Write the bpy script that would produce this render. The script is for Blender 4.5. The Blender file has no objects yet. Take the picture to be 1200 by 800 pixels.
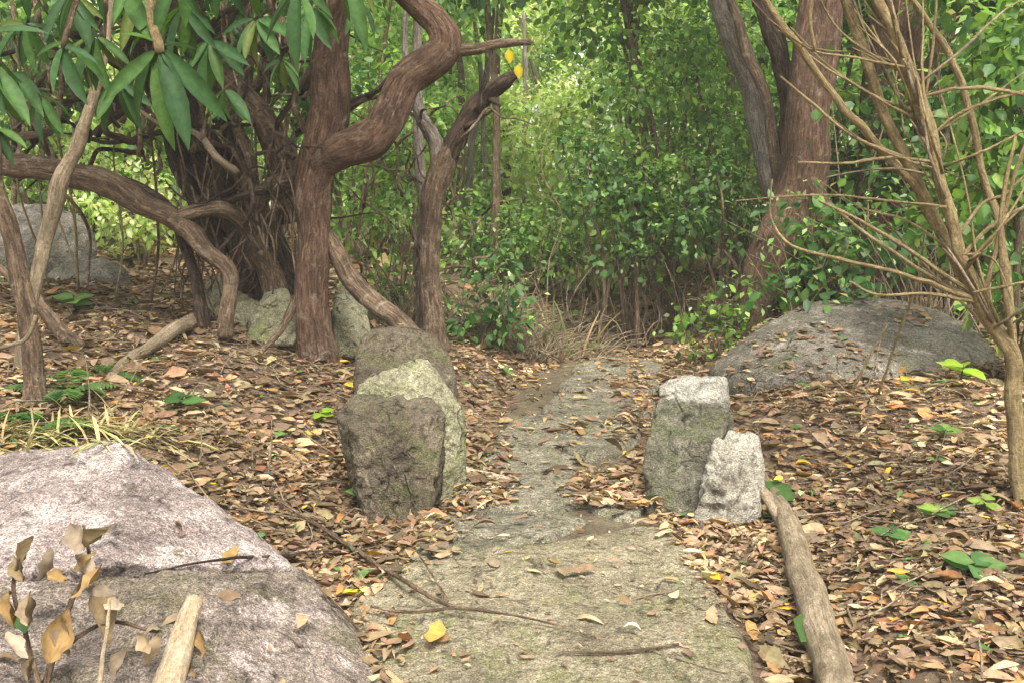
import bpy, bmesh, math, random
import numpy as np
from mathutils import Vector, Matrix

random.seed(11)
RNG = np.random.default_rng(11)
S = bpy.context.scene
COL = S.collection

# ------------------------------------------------------------------ camera, sky, sun, exposure
CAM_H, FPX, HORIZON = 1.5, 1150.0, 250.0          # eye height, focal length in photo pixels, row of the horizon
PITCH = math.atan((400 - HORIZON) / FPX)
cam = bpy.data.cameras.new('camera'); cam_o = bpy.data.objects.new('camera', cam); COL.objects.link(cam_o)
cam.sensor_width = 36; cam.lens = 36 * FPX / 1200; cam.clip_start = 0.05; cam.clip_end = 2000
cam_o.location = (0, 0, CAM_H); cam_o.rotation_euler = (math.pi / 2 - PITCH, 0, 0)
S.camera = cam_o

SUN_EL, SUN_AZ = 58.0, 165.0                       # azimuth clockwise from +Y
W = bpy.data.worlds.new('World'); S.world = W; W.use_nodes = True
wn = W.node_tree.nodes; wl = W.node_tree.links
sky = wn.new('ShaderNodeTexSky'); sky.sky_type = 'NISHITA'; sky.sun_disc = False
sky.sun_elevation = math.radians(SUN_EL); sky.sun_rotation = math.radians(SUN_AZ)
sky.air_density = 1.0; sky.dust_density = 4.0; sky.ozone_density = 0.6
hs = wn.new('ShaderNodeHueSaturation'); hs.inputs['Saturation'].default_value = .3   # a bright hazy, nearly white sky
wl.new(sky.outputs[0], hs.inputs['Color'])
tn = wn.new('ShaderNodeMix'); tn.data_type = 'RGBA'; tn.blend_type = 'MULTIPLY'; tn.inputs[0].default_value = 1; tn.inputs[7].default_value = (1.0, .97, .88, 1)
wl.new(hs.outputs[0], tn.inputs[6]); wl.new(tn.outputs[2], wn['Background'].inputs[0]); wn['Background'].inputs[1].default_value = 0.15
sun = bpy.data.lights.new('sun', 'SUN'); sun_o = bpy.data.objects.new('sun', sun); COL.objects.link(sun_o)
sun.energy = 2.0; sun.angle = math.radians(20); sun.color = (1.0, 0.94, 0.84)
e, a = math.radians(SUN_EL), math.radians(SUN_AZ)
sd = Vector((math.cos(e) * math.sin(a), math.cos(e) * math.cos(a), math.sin(e)))
sun_o.rotation_euler = sd.to_track_quat('Z', 'Y').to_euler(); sun_o.location = (6, 8, 20)
S.view_settings.view_transform = 'Standard'; S.view_settings.look = 'None'
S.view_settings.exposure = 1.36; S.view_settings.gamma = 1.0; S.view_settings.use_curve_mapping = False
S.render.engine = 'CYCLES'
S.cycles.max_bounces = 6; S.cycles.diffuse_bounces = 4; S.cycles.glossy_bounces = 2
S.cycles.transmission_bounces = 4; S.cycles.use_denoising = True; S.cycles.filter_width = 1.4

# ------------------------------------------------------------------ numpy noise
def _hash(ix, iy, iz, seed):
    with np.errstate(over='ignore'):
        h = (ix.astype(np.int64) * 374761393 + iy.astype(np.int64) * 668265263 + iz.astype(np.int64) * 2147483647 + seed * 974711) & 0xffffffff
        h = ((h ^ (h >> 13)) * 1274126177) & 0xffffffff
        h = h ^ (h >> 16)
    return (h & 0xffff) / 32767.5 - 1.0
def vnoise(p, seed=0):
    p = np.asarray(p, float); i = np.floor(p).astype(np.int64); f = p - i; u = f * f * (3 - 2 * f); r = 0
    for dx in (0, 1):
        wx = u[..., 0] if dx else 1 - u[..., 0]
        for dy in (0, 1):
            wy = u[..., 1] if dy else 1 - u[..., 1]
            for dz in (0, 1):
                wz = u[..., 2] if dz else 1 - u[..., 2]
                r = r + wx * wy * wz * _hash(i[..., 0] + dx, i[..., 1] + dy, i[..., 2] + dz, seed)
    return r
def fbm(p, octv=4, seed=0, gain=.5):
    p = np.asarray(p, float); r = 0; amp = 1
    for k in range(octv):
        r = r + amp * vnoise(p * 2 ** k + 17.3 * k, seed + k); amp *= gain
    return r

# ------------------------------------------------------------------ terrain and pixel helpers
def path_c(y): return np.interp(y, [0, 3.4, 5, 7, 9.6, 12], [.12, .15, .2, .32, .75, 1.1])
def path_w(y): return np.interp(y, [0, 3.4, 5, 7, 9.6, 11, 13], [.7, .62, .46, .52, .55, .5, .3])
def terrain(x, y):
    x = np.asarray(x, float); y = np.asarray(y, float)
    c, w = path_c(y), path_w(y)
    s = np.maximum((c - w - np.interp(y, [0, 3.2, 3.8, 5, 5.6, 6.5], [.1, .2, .42, .55, .4, .05])) - x, 0)
    t = np.maximum(x - (c + w + np.interp(y, [0, 3.4, 4.2, 5.3, 6.2], [.15, .25, .62, .6, .1])), 0)
    fade = np.clip((y - 1.5) / 2.0, .45, 1)
    hl = .95 * (1 - np.exp(-s / 1.7)) * fade
    hr = .42 * (1 - np.exp(-t / 1.3)) * fade
    far = np.clip((y - 9) / 12, 0, 1) ** 1.5 * .7
    p = np.stack([x, y, 0 * x], -1)
    side = np.clip((s + t) * 3, .12, 1)
    bump = (.05 * fbm(p * 1.3, 3, 5) + .03 * vnoise(p * 4, 9)) * side
    return hl + hr + far + bump
def ray(px, py):
    v = Vector(((px - 600) / FPX, 1.0, (400 - py) / FPX))
    c, s = math.cos(PITCH), math.sin(PITCH)
    return Vector((v.x, c * v.y + s * v.z, -s * v.y + c * v.z))
def P(px, py, Y):
    r = ray(px, py); k = Y / r.y
    return Vector((r.x * k, Y, CAM_H + r.z * k))
def TZ(x, y): return float(terrain(np.array([x]), np.array([y]))[0])
def G(px, py):
    r = ray(px, py); ys = np.linspace(1.6, 40, 2500); k = ys / r.y
    zs = CAM_H + r.z * k - terrain(r.x * k, ys)
    i = np.argmax(zs < 0) if (zs < 0).any() else len(ys) - 1
    return Vector((r.x * k[i], ys[i], CAM_H + r.z * k[i]))
def GX(px, Y):
    x = (px - 600) / FPX * Y
    return Vector((x, Y, TZ(x, Y)))
def project(p):
    p = np.asarray(p, float); q = p - np.array([0, 0, CAM_H]); c, s = math.cos(PITCH), math.sin(PITCH)
    d = c * q[..., 1] - s * q[..., 2]; u = s * q[..., 1] + c * q[..., 2]
    return 600 + FPX * q[..., 0] / d, 400 - FPX * u / d, d

# ------------------------------------------------------------------ objects
def tag(o, label=None, cat=None, group=None, kind=None):
    if label: o['label'] = label
    if cat: o['category'] = cat
    if group: o['group'] = group
    if kind: o['kind'] = kind
    return o
def thing(name, loc, label, cat, group=None):
    o = bpy.data.objects.new(name, None); COL.objects.link(o); o.location = loc; o.empty_display_size = .1
    return tag(o, label, cat, group)
def make_mesh(name, V, faces, mat, col=None, bark=None, smooth=True):
    me = bpy.data.meshes.new(name); V = np.asarray(V, np.float32)
    me.vertices.add(len(V)); me.vertices.foreach_set('co', V.ravel())
    faces = [np.asarray(f, np.int32) for f in faces if len(f)]
    nl = sum(f.size for f in faces); nf = sum(len(f) for f in faces)
    me.loops.add(nl); me.loops.foreach_set('vertex_index', np.concatenate([f.ravel() for f in faces]))
    tot = np.concatenate([np.full(len(f), f.shape[1], np.int32) for f in faces])
    me.polygons.add(nf); me.polygons.foreach_set('loop_start', np.concatenate([[0], np.cumsum(tot)[:-1]]).astype(np.int32))
    me.polygons.foreach_set('use_smooth', np.full(nf, smooth))
    if col is not None:
        c = np.ones((len(V), 4), np.float32); c[:, :3] = col
        me.color_attributes.new('Col', 'FLOAT_COLOR', 'POINT').data.foreach_set('color', c.ravel())
    if bark is not None:
        me.attributes.new('bark', 'FLOAT_VECTOR', 'POINT').data.foreach_set('vector', np.asarray(bark, np.float32).ravel())
    me.update(calc_edges=True); me.validate()
    if mat: me.materials.append(mat)
    return me
def link(name, me, parent=None, loc=None):
    o = bpy.data.objects.new(name, me); COL.objects.link(o)
    if parent: o.parent = parent
    if loc is not None: o.location = loc
    return o
def part(name, VFC, mat, parent, origin=None):
    """one mesh object in world coordinates, kept relative to its thing"""
    V, F = np.asarray(VFC[0], float), VFC[1]
    org = np.array(parent.location if parent else (origin if origin is not None else (0, 0, 0)))
    me = make_mesh(name, V - org, F, mat, VFC[2] if len(VFC) > 2 else None, VFC[3] if len(VFC) > 3 else None)
    return link(name, me, parent, None if parent else org)

# ------------------------------------------------------------------ materials
class NT:
    def __init__(s, name):
        s.m = bpy.data.materials.new(name); s.m.use_nodes = True; s.t = s.m.node_tree; s.n = s.t.nodes; s.l = s.t.links
        s.b = s.n['Principled BSDF']; s.out = s.n['Material Output']
    def new(s, t, **kw):
        n = s.n.new(t)
        for k, v in kw.items(): setattr(n, k, v)
        return n
    def put(s, sock, v):
        if hasattr(v, 'is_linked') or hasattr(v, 'links'): s.l.new(v, sock)
        else: sock.default_value = v
    def noise(s, vec, scale, detail=5, rough=.6, dist=0):
        n = s.new('ShaderNodeTexNoise'); s.put(n.inputs['Vector'], vec); n.inputs['Scale'].default_value = scale
        n.inputs['Detail'].default_value = detail; n.inputs['Roughness'].default_value = rough; n.inputs['Distortion'].default_value = dist
        return n.outputs[0]
    def ramp(s, fac, stops):
        n = s.new('ShaderNodeValToRGB'); s.put(n.inputs[0], fac); cr = n.color_ramp
        while len(cr.elements) < len(stops): cr.elements.new(.5)
        for el, (p, c) in zip(cr.elements, stops):
            el.position = p; el.color = tuple(c) + (1,) if len(c) == 3 else c
        return n.outputs[0]
    def gray(s, fac, lo, hi): return s.ramp(fac, [(lo, (0, 0, 0)), (hi, (1, 1, 1))])
    def mix(s, fac, a, b, mode='MIX'):
        n = s.new('ShaderNodeMix', data_type='RGBA', blend_type=mode); s.put(n.inputs[0], fac)
        s.put(n.inputs[6], a if not isinstance(a, tuple) else a + (1,)); s.put(n.inputs[7], b if not isinstance(b, tuple) else b + (1,))
        return n.outputs[2]
    def math(s, op, a, b=0.5):
        n = s.new('ShaderNodeMath', operation=op); s.put(n.inputs[0], a); s.put(n.inputs[1], b); return n.outputs[0]
    def bump(s, h, strength, dist=.02):
        n = s.new('ShaderNodeBump'); n.inputs['Strength'].default_value = strength; n.inputs['Distance'].default_value = dist
        s.put(n.inputs['Height'], h); s.l.new(n.outputs[0], s.b.inputs['Normal']); return n
    def obj(s): return s.new('ShaderNodeTexCoord').outputs['Object']
    def geo(s): return s.new('ShaderNodeNewGeometry').outputs['Position']
    def attr(s, name, vec=False):
        return s.new('ShaderNodeAttribute', attribute_name=name).outputs['Vector' if vec else 'Color']

def rock_mat(name, dark, mid, light, moss=(.09, .11, .045), moss_amt=.3, lichen=(.5, .49, .44), lichen_amt=.3, scale=1.0, spec_grain=.6, cap=None):
    n = NT(name); v = n.geo()
    big = n.noise(v, 2.2 * scale, 6, .62, .4); c = n.ramp(big, [(.3, dark), (.5, mid), (.72, light)])
    st = n.noise(v, 9 * scale, 8, .7, .8); c = n.mix(n.gray(st, .52, .66), c, tuple(x * .45 for x in dark))
    li = n.noise(v, 5.5 * scale, 9, .72, .2); c = n.mix(n.math('MULTIPLY', n.gray(li, .62 - .25 * lichen_amt, .74 - .2 * lichen_amt), .75), c, lichen)
    mo = n.noise(v, 3.1 * scale, 8, .7, 1.0)
    c = n.mix(n.math('MULTIPLY', n.gray(mo, .7 - .42 * moss_amt, .82 - .3 * moss_amt), .8), c, moss)
    if cap:   # a crust of pale lichen on the upper part of the stone, with a ragged border
        sx = n.new('ShaderNodeSeparateXYZ'); n.put(sx.inputs[0], v); zz = n.math('ADD', sx.outputs[2], n.math('MULTIPLY', n.math('SUBTRACT', n.noise(v, 7, 6, .65), .5), .28))
        c = n.mix(n.math('MULTIPLY', n.gray(zz, cap, cap + .05), .85), c, n.ramp(st, [(.35, (.34, .33, .28)), (.6, (.58, .56, .5))]))
    gr = n.noise(v, 160, 3, .7); c = n.mix(spec_grain, c, n.ramp(gr, [(.34, (.12, .11, .11)), (.5, (.5, .5, .5)), (.66, (.98, .95, .93))]), 'OVERLAY')
    vo = n.new('ShaderNodeTexVoronoi', feature='DISTANCE_TO_EDGE'); n.put(vo.inputs['Vector'], n.mix(.06, v, n.new('ShaderNodeTexNoise').outputs[1])); vo.inputs['Scale'].default_value = 2.6 * scale
    ckm = n.math('MULTIPLY', n.ramp(vo.outputs[0], [(.0, (1, 1, 1)), (.03, (0, 0, 0))]), n.gray(n.noise(v, 4, 4, .6), .52, .6)); c = n.mix(n.math('MULTIPLY', ckm, .6), c, tuple(x * .4 for x in dark))
    gr2 = n.noise(v, 52, 4, .7); c = n.mix(spec_grain * .8, c, n.ramp(gr2, [(.34, (.18, .17, .17)), (.5, (.5, .5, .5)), (.66, (.85, .83, .82))]), 'OVERLAY')
    n.put(n.b.inputs['Base Color'], c); n.b.inputs['Roughness'].default_value = .88; n.b.inputs['Specular IOR Level'].default_value = .25
    h = n.math('SUBTRACT', n.math('ADD', n.math('MULTIPLY', gr2, .7), n.math('MULTIPLY', st, 1.3)), n.math('MULTIPLY', ckm, .5)); n.bump(h, 1.0, .04)
    return n.m
def bark_mat(name, dark, mid, light, patch=None, patch_amt=.3, fib=1.0, crack=.7):
    n = NT(name); v = n.attr('bark', True)
    mp = n.new('ShaderNodeMapping'); n.put(mp.inputs[0], v); mp.inputs['Scale'].default_value = (1, 1, .16); fv = mp.outputs[0]
    f1 = n.noise(fv, 55 * fib, 6, .68, .6); c = n.ramp(f1, [(.3, dark), (.5, mid), (.68, light)])
    g = n.noise(v, 5, 6, .6, .4); c = n.mix(n.gray(g, .42, .7), c, n.mix(.65, c, dark)); ck = n.noise(fv, 26 * fib, 8, .75, 1.6); c = n.mix(n.math('MULTIPLY', n.gray(ck, .54, .62), crack), c, dark)
    fl = n.noise(v, 60, 6, .75, .3); c = n.mix(.55, c, n.ramp(fl, [(.33, (.2, .18, .16)), (.5, (.5, .5, .5)), (.67, (.85, .83, .8))]), 'OVERLAY')
    bl = n.noise(v, 13, 5, .7, .5); c = n.mix(n.math('MULTIPLY', n.gray(bl, .58, .7), .6), c, tuple(min(1, x * 1.25) for x in light))
    if patch:
        g2 = n.noise(v, 8, 7, .7, .6); c = n.mix(n.math('MULTIPLY', n.gray(g2, .66 - .25 * patch_amt, .76 - .2 * patch_amt), .8), c, patch)
    n.put(n.b.inputs['Base Color'], c); n.b.inputs['Roughness'].default_value = .9; n.b.inputs['Specular IOR Level'].default_value = .2
    f2 = n.noise(fv, 110 * fib, 4, .7)
    n.bump(n.math('SUBTRACT', n.math('ADD', n.math('ADD', f1, n.math('MULTIPLY', fl, .7)), n.math('MULTIPLY', f2, .5)), n.math('MULTIPLY', n.gray(ck, .5, .64), crack)), 1.0, .03)
    return n.m
def leaf_mat(name, trans=.48, rough=.45, spec=.4, var=.25):
    n = NT(name); c = n.attr('Col')
    v = n.geo(); nz = n.noise(v, 40, 3, .6)
    c = n.mix(var, c, n.ramp(nz, [(.3, (.25, .25, .25)), (.7, (.8, .8, .75))]), 'OVERLAY')
    n.put(n.b.inputs['Base Color'], c); n.b.inputs['Roughness'].default_value = rough; n.b.inputs['Specular IOR Level'].default_value = spec
    if trans > 0:
        t = n.new('ShaderNodeBsdfTranslucent'); n.put(t.inputs[0], n.mix(1.0, c, (1.35, 1.4, .8), 'MULTIPLY'))
        mx = n.new('ShaderNodeMixShader'); mx.inputs[0].default_value = trans
        n.l.new(n.b.outputs[0], mx.inputs[1]); n.l.new(t.outputs[0], mx.inputs[2]); n.l.new(mx.outputs[0], n.out.inputs[0])
    return n.m

M = {}
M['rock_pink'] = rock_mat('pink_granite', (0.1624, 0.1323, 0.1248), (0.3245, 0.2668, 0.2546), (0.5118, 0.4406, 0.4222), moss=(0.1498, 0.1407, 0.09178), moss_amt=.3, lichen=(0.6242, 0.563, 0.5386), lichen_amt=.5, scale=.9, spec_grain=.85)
M['rock_dark'] = rock_mat('dark_mossy_stone', (0.0704, 0.05664, 0.0414), (0.1344, 0.1109, 0.0805), (0.2112, 0.177, 0.1265), moss=(0.1216, 0.1298, 0.05175), moss_amt=.5, lichen=(0.384, 0.354, 0.2875), lichen_amt=.2, scale=1.5)
M['rock_pale'] = rock_mat('pale_lichen_stone', (0.168, 0.161, 0.1014), (0.308, 0.294, 0.195), (0.448, 0.427, 0.2925), moss=(0.182, 0.21, 0.0845), moss_amt=.5, lichen=(0.56, 0.546, 0.429), lichen_amt=.3, scale=1.4)
M['rock_white'] = rock_mat('whitish_stone', (0.26, 0.2405, 0.195), (0.429, 0.403, 0.338), (0.585, 0.5525, 0.481), moss=(0.169, 0.182, 0.091), moss_amt=.3, lichen=(0.65, 0.624, 0.546), lichen_amt=.4, scale=1.6)
M['rock_grey'] = rock_mat('grey_rock', (0.1136, 0.1022, 0.08599), (0.2028, 0.1834, 0.1541), (0.3408, 0.3082, 0.2644), moss=(0.1379, 0.146, 0.07301), moss_amt=.5, lichen=(0.5354, 0.503, 0.438), lichen_amt=.3, scale=1.4, spec_grain=.75)
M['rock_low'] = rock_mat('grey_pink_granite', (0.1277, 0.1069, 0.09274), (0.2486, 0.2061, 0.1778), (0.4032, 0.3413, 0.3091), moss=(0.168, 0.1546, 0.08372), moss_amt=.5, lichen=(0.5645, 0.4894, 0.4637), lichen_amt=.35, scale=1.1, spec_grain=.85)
M['rock_cap'] = rock_mat('grey_stone_with_lichen_top', (0.08625, 0.0805, 0.0598), (0.1552, 0.1472, 0.1092), (0.23, 0.2185, 0.1667), moss=(0.115, 0.138, 0.0575), moss_amt=.5, lichen=(0.368, 0.3565, 0.299), lichen_amt=.3, scale=1.5, cap=.475)
M['slab'] = rock_mat('worn_path_stone', (0.1991, 0.1745, 0.1186), (0.3167, 0.2792, 0.1898), (0.4434, 0.3978, 0.2814), moss=(0.2081, 0.218, 0.09489), moss_amt=.5, lichen=(0.561, 0.5058, 0.3874), lichen_amt=.25, scale=1.3, spec_grain=.75)
M['slab_dark'] = rock_mat('weathered_path_stone', (0.1416, 0.1304, 0.09717), (0.255, 0.2378, 0.1799), (0.3776, 0.3548, 0.27), moss=(0.1888, 0.2071, 0.09898), moss_amt=.45, lichen=(0.5286, 0.4986, 0.3959), lichen_amt=.3, scale=1.9, spec_grain=.75)
M['bark_red'] = bark_mat('red_brown_bark', (0.054, 0.0342, 0.0253), (0.1728, 0.1026, 0.069), (0.324, 0.2166, 0.1495), crack=.5, patch=(0.3564, 0.3078, 0.23), patch_amt=.35)
M['bark_brown'] = bark_mat('brown_bark', (0.0741, 0.05063, 0.03474), (0.228, 0.1575, 0.1064), (0.4104, 0.3038, 0.2063), crack=.5, patch=(0.4788, 0.4163, 0.3148), patch_amt=.4)
M['bark_tan'] = bark_mat('tan_bark', (0.1973, 0.1434, 0.07229), (0.3651, 0.2815, 0.1446), (0.4934, 0.4037, 0.2217), crack=.2, patch=(0.2368, 0.223, 0.1157), patch_amt=.3, fib=.8)
M['bark_dark'] = bark_mat('dark_bark', (.03, .021, .017), (.1, .068, .05), (.22, .16, .12), patch=(.12, .12, .06), patch_amt=.2)
M['bark_pale'] = bark_mat('pale_grey_bark', (.16, .13, .11), (.36, .31, .27), (.5, .45, .4), patch=(.14, .1, .075), patch_amt=.35)
M['deadwood'] = bark_mat('weathered_dead_wood', (0.2185, 0.1657, 0.1086), (0.4042, 0.3208, 0.2173), (0.5462, 0.4492, 0.3312), crack=.3, patch=(0.2185, 0.1925, 0.1139), patch_amt=.4, fib=.8)
M['barewood'] = bark_mat('bare_wood', (.45, .33, .2), (.62, .5, .35), (.74, .63, .48), crack=.08, patch=(.35, .2, .12), patch_amt=.12, fib=.7)
M['leaf'] = leaf_mat('green_leaf')
M['leaf_far'] = leaf_mat('sunlit_leaf', trans=.45, rough=.5, spec=.3, var=.15)
M['leaf_gloss'] = leaf_mat('glossy_green_leaf', trans=.3, rough=.55, spec=.22, var=.5)
M['leaf_dry'] = leaf_mat('dry_leaf', trans=.12, rough=.75, spec=.2, var=.55)
def ground_mat():
    n = NT('forest_soil'); v = n.geo()
    a_ = n.noise(v, 3, 8, .7, .5); c = n.ramp(a_, [(.3, (.09, .063, .045)), (.5, (.17, .12, .085)), (.7, (.26, .195, .14))])
    b_ = n.noise(v, 38, 6, .75, 1.2); c = n.mix(.8, c, n.ramp(b_, [(.32, (.1, .08, .07)), (.5, (.5, .45, .42)), (.68, (.95, .85, .7))]), 'OVERLAY')
    vo = n.new('ShaderNodeTexVoronoi'); n.put(vo.inputs['Vector'], n.mix(.03, v, n.new('ShaderNodeTexNoise').outputs[1])); vo.inputs['Scale'].default_value = 34
    sp = n.new('ShaderNodeSeparateColor'); n.put(sp.inputs[0], vo.outputs['Color'])
    c = n.mix(.6, c, n.ramp(sp.outputs[0], [(.0, (.1, .07, .05)), (.35, (.2, .145, .1)), (.65, (.3, .22, .15)), (1, (.4, .31, .21))]))
    n.put(n.b.inputs['Base Color'], c); n.b.inputs['Roughness'].default_value = .95; n.b.inputs['Specular IOR Level'].default_value = .15
    n.bump(n.math('ADD', a_, b_), 1.0, .04); return n.m
M['soil'] = ground_mat()
def dirt_mat():
    n = NT('trodden_path_dirt'); v = n.geo()
    a_ = n.noise(v, 4.5, 8, .7, .5); c = n.ramp(a_, [(.3, (.08, .065, .045)), (.5, (.16, .135, .095)), (.7, (.25, .215, .155))])
    b_ = n.noise(v, 60, 6, .75, .6); c = n.mix(.7, c, n.ramp(b_, [(.32, (.15, .13, .11)), (.5, (.5, .48, .45)), (.68, (.9, .85, .75))]), 'OVERLAY')
    n.put(n.b.inputs['Base Color'], c); n.b.inputs['Roughness'].default_value = .95; n.b.inputs['Specular IOR Level'].default_value = .15
    n.bump(n.math('ADD', a_, b_), .9, .03); return n.m
M['dirt'] = dirt_mat()

# ------------------------------------------------------------------ shape builders
def tube(pts, rad, seg=12, res=5, rough=.1, seed=0, knots=0.0, wob=.45):
    """swept tube through points with a radius at each; returns V, F, None, bark"""
    pts = np.array([tuple(p) for p in pts], float); rad = np.array(rad, float); n = len(pts)
    if n < 2: raise ValueError
    ext = np.vstack([2 * pts[0] - pts[1], pts, 2 * pts[-1] - pts[-2]]); rext = np.concatenate([[rad[0]], rad, [rad[-1]]])
    C, R = [], []
    for i in range(n - 1):
        p0, p1, p2, p3 = ext[i:i + 4]
        for k in range(res):
            t = k / res
            C.append(.5 * (2 * p1 + (p2 - p0) * t + (2 * p0 - 5 * p1 + 4 * p2 - p3) * t * t + (3 * p1 - p0 - 3 * p2 + p3) * t ** 3))
            s = t * t * (3 - 2 * t); R.append(rad[i] * (1 - s) + rad[i + 1] * s)
    C.append(pts[-1]); R.append(rad[-1]); C = np.array(C); R = np.array(R); m = len(C)
    if wob:
        L0 = np.concatenate([[0], np.cumsum(np.linalg.norm(np.diff(C, axis=0), axis=1))]); q = L0 / (R.mean() * 5 + .02)
        env = np.minimum(1, np.minimum(q, q[-1] - q))[:, None]
        C = C + np.stack([vnoise(np.stack([q, 0 * q + seed * 1.7, 0 * q + k * 9.1], -1), 70 + k) for k in range(3)], -1) * (R * wob)[:, None] * env
    T = np.gradient(C, axis=0); T /= np.linalg.norm(T, axis=1)[:, None] + 1e-9
    up = np.array([0, 1, 0.0]) if abs(T[0][1]) < .9 else np.array([1.0, 0, 0])
    N = np.zeros_like(C); nn = up - T[0] * up.dot(T[0]); N[0] = nn / np.linalg.norm(nn)
    for i in range(1, m):
        nn = N[i - 1] - T[i] * N[i - 1].dot(T[i]); N[i] = nn / (np.linalg.norm(nn) + 1e-9)
    B = np.cross(T, N); L = np.concatenate([[0], np.cumsum(np.linalg.norm(np.diff(C, axis=0), axis=1))])
    th = np.arange(seg) / seg * 2 * math.pi; ct, st = np.cos(th), np.sin(th)
    bark = np.stack([ct[None] * R[:, None] + 0 * L[:, None], st[None] * R[:, None], L[:, None] + 0 * ct[None]], -1)
    off = np.array([seed * 3.17, seed * 1.7, seed * 2.3])
    lump = np.stack([ct[None] * 1.3 + 0 * L[:, None], st[None] * 1.3 + 0 * L[:, None], (L / max(R.mean(), .004) * .35)[:, None] + 0 * ct[None]], -1) + off
    rr = R[:, None] * (1 + rough * 1.6 * vnoise(lump, seed) + rough * vnoise(lump * 2.3, seed + 3))
    if knots: rr = rr * (1 + knots * np.clip(vnoise(lump * np.array([.8, .8, .5]), seed + 8) - .35, 0, 1) * 2)
    V = C[:, None] + rr[..., None] * (ct[None, :, None] * N[:, None] + st[None, :, None] * B[:, None])
    V = V.reshape(-1, 3); i = np.arange(m - 1)[:, None] * seg; j = np.arange(seg)[None]; j2 = (j + 1) % seg
    F = np.stack([i + j, i + j2, i + seg + j2, i + seg + j], -1).reshape(-1, 4)
    V = np.vstack([V, C[0] - T[0] * R[0] * .2, C[-1] + T[-1] * R[-1] * .35]); a0, a1 = len(V) - 2, len(V) - 1
    jj = np.arange(seg); k2 = (jj + 1) % seg
    T0 = np.stack([np.full(seg, a0), k2, jj], -1); T1 = np.stack([np.full(seg, a1), (m - 1) * seg + jj, (m - 1) * seg + k2], -1)
    bk = np.vstack([bark.reshape(-1, 3), [0, 0, 0], [0, 0, L[-1]]]) + off
    return V, [F, np.vstack([T0, T1])], None, bk
def join(items):
    Vs, Fs, Cs, Bs, o = [], {}, [], [], 0
    for it in items:
        V, F = it[0], it[1]; Vs.append(V)
        for f in F:
            f = np.asarray(f)
            if len(f): Fs.setdefault(f.shape[1], []).append(f + o)
        if len(it) > 2 and it[2] is not None: Cs.append(it[2])
        if len(it) > 3 and it[3] is not None: Bs.append(it[3])
        o += len(V)
    return np.vstack(Vs), [np.vstack(v) for v in Fs.values()], (np.vstack(Cs) if Cs else None), (np.vstack(Bs) if Bs else None)
def ptube(nodes, **kw):
    """nodes given as photo column, row, distance, width in photo pixels"""
    return tube([P(a_, b_, c_) for a_, b_, c_, d_ in nodes], [d_ / 2 / FPX * c_ for a_, b_, c_, d_ in nodes], **kw)

_ico = {}
def ico(sub):
    if sub not in _ico:
        bm = bmesh.new(); bmesh.ops.create_icosphere(bm, subdivisions=sub, radius=1)
        _ico[sub] = (np.array([v.co[:] for v in bm.verts]), np.array([[v.index for v in f.verts] for f in bm.faces])); bm.free()
    return _ico[sub]
def hull_rock(points, sub=5, p=14, amp=.03, freq=3.0, seed=0, chips=.02):
    pts = [Vector(q) for q in points]; c = sum(pts, Vector()) / len(pts)
    bm = bmesh.new()
    for q in pts: bm.verts.new(q - c)
    bmesh.ops.convex_hull(bm, input=bm.verts); bm.normal_update()
    N, D = [], []
    for f in bm.faces:
        d = f.normal.dot(f.verts[0].co)
        if d > 1e-4: N.append(f.normal[:]); D.append(d)
    bm.free(); keep = []
    for i in np.argsort(D):
        if all(np.dot(N[i], N[j]) < .985 for j in keep): keep.append(i)
    N, D = np.array(N)[keep], np.array(D)[keep]
    U, F = ico(sub); q = np.maximum(U @ N.T, 0) / D; r = (q ** p).sum(1) ** (-1 / p)
    V = U * r[:, None] + np.array(c)
    size = float(np.mean(D))
    n1 = fbm(V * freq, 5, seed, .52); n2 = np.abs(fbm(V * freq * 2.2 + 9, 4, seed + 20, .55))
    V = V + U * (amp * n1 - chips * n2 + chips * .35)[:, None]
    return V, [F]
def rock(name, points, mat, label, cat='boulder', **kw):
    V, F = hull_rock(points, **kw); org = np.array([V[:, 0].mean(), V[:, 1].mean(), V[:, 2].min()])
    return tag(part(name, (V, F), mat, None, org), label, cat)

# leaf templates: x across, y along, z up
def leaf_template(stations, widths, fold=.12, droop=.18, mid=True):
    V, F = [], []
    for y, w in zip(stations, widths):
        z = -droop * y * y
        V += [(-w, y, z + fold * w), (0, y, z - fold * w * .6), (w, y, z + fold * w)]
    n = len(stations)
    for i in range(n - 1):
        a_, b_ = i * 3, i * 3 + 3
        F += [(a_, a_ + 1, b_ + 1, b_), (a_ + 1, a_ + 2, b_ + 2, b_ + 1)]
    return np.array(V, float), np.array(F)
L_BROAD = leaf_template([0, .28, .62, 1], [.03, .36, .33, .02])
L_FINE = (np.array([(0, 0, 0), (.3, .45, .05), (0, 1, -.15), (-.3, .45, .05)], float), np.array([(0, 1, 2, 3)]))
L_LONG = leaf_template([0, .12, .35, .6, .82, 1], [.02, .1, .155, .165, .11, .01], fold=.3, droop=.25)
L_GRASS = leaf_template([0, .4, .75, 1], [.02, .025, .018, .003], fold=.2, droop=.5)
def frames(d, up):
    d = d / (np.linalg.norm(d, axis=1)[:, None] + 1e-9); x = np.cross(d, up); x /= np.linalg.norm(x, axis=1)[:, None] + 1e-9
    return x, d, np.cross(x, d)
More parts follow.
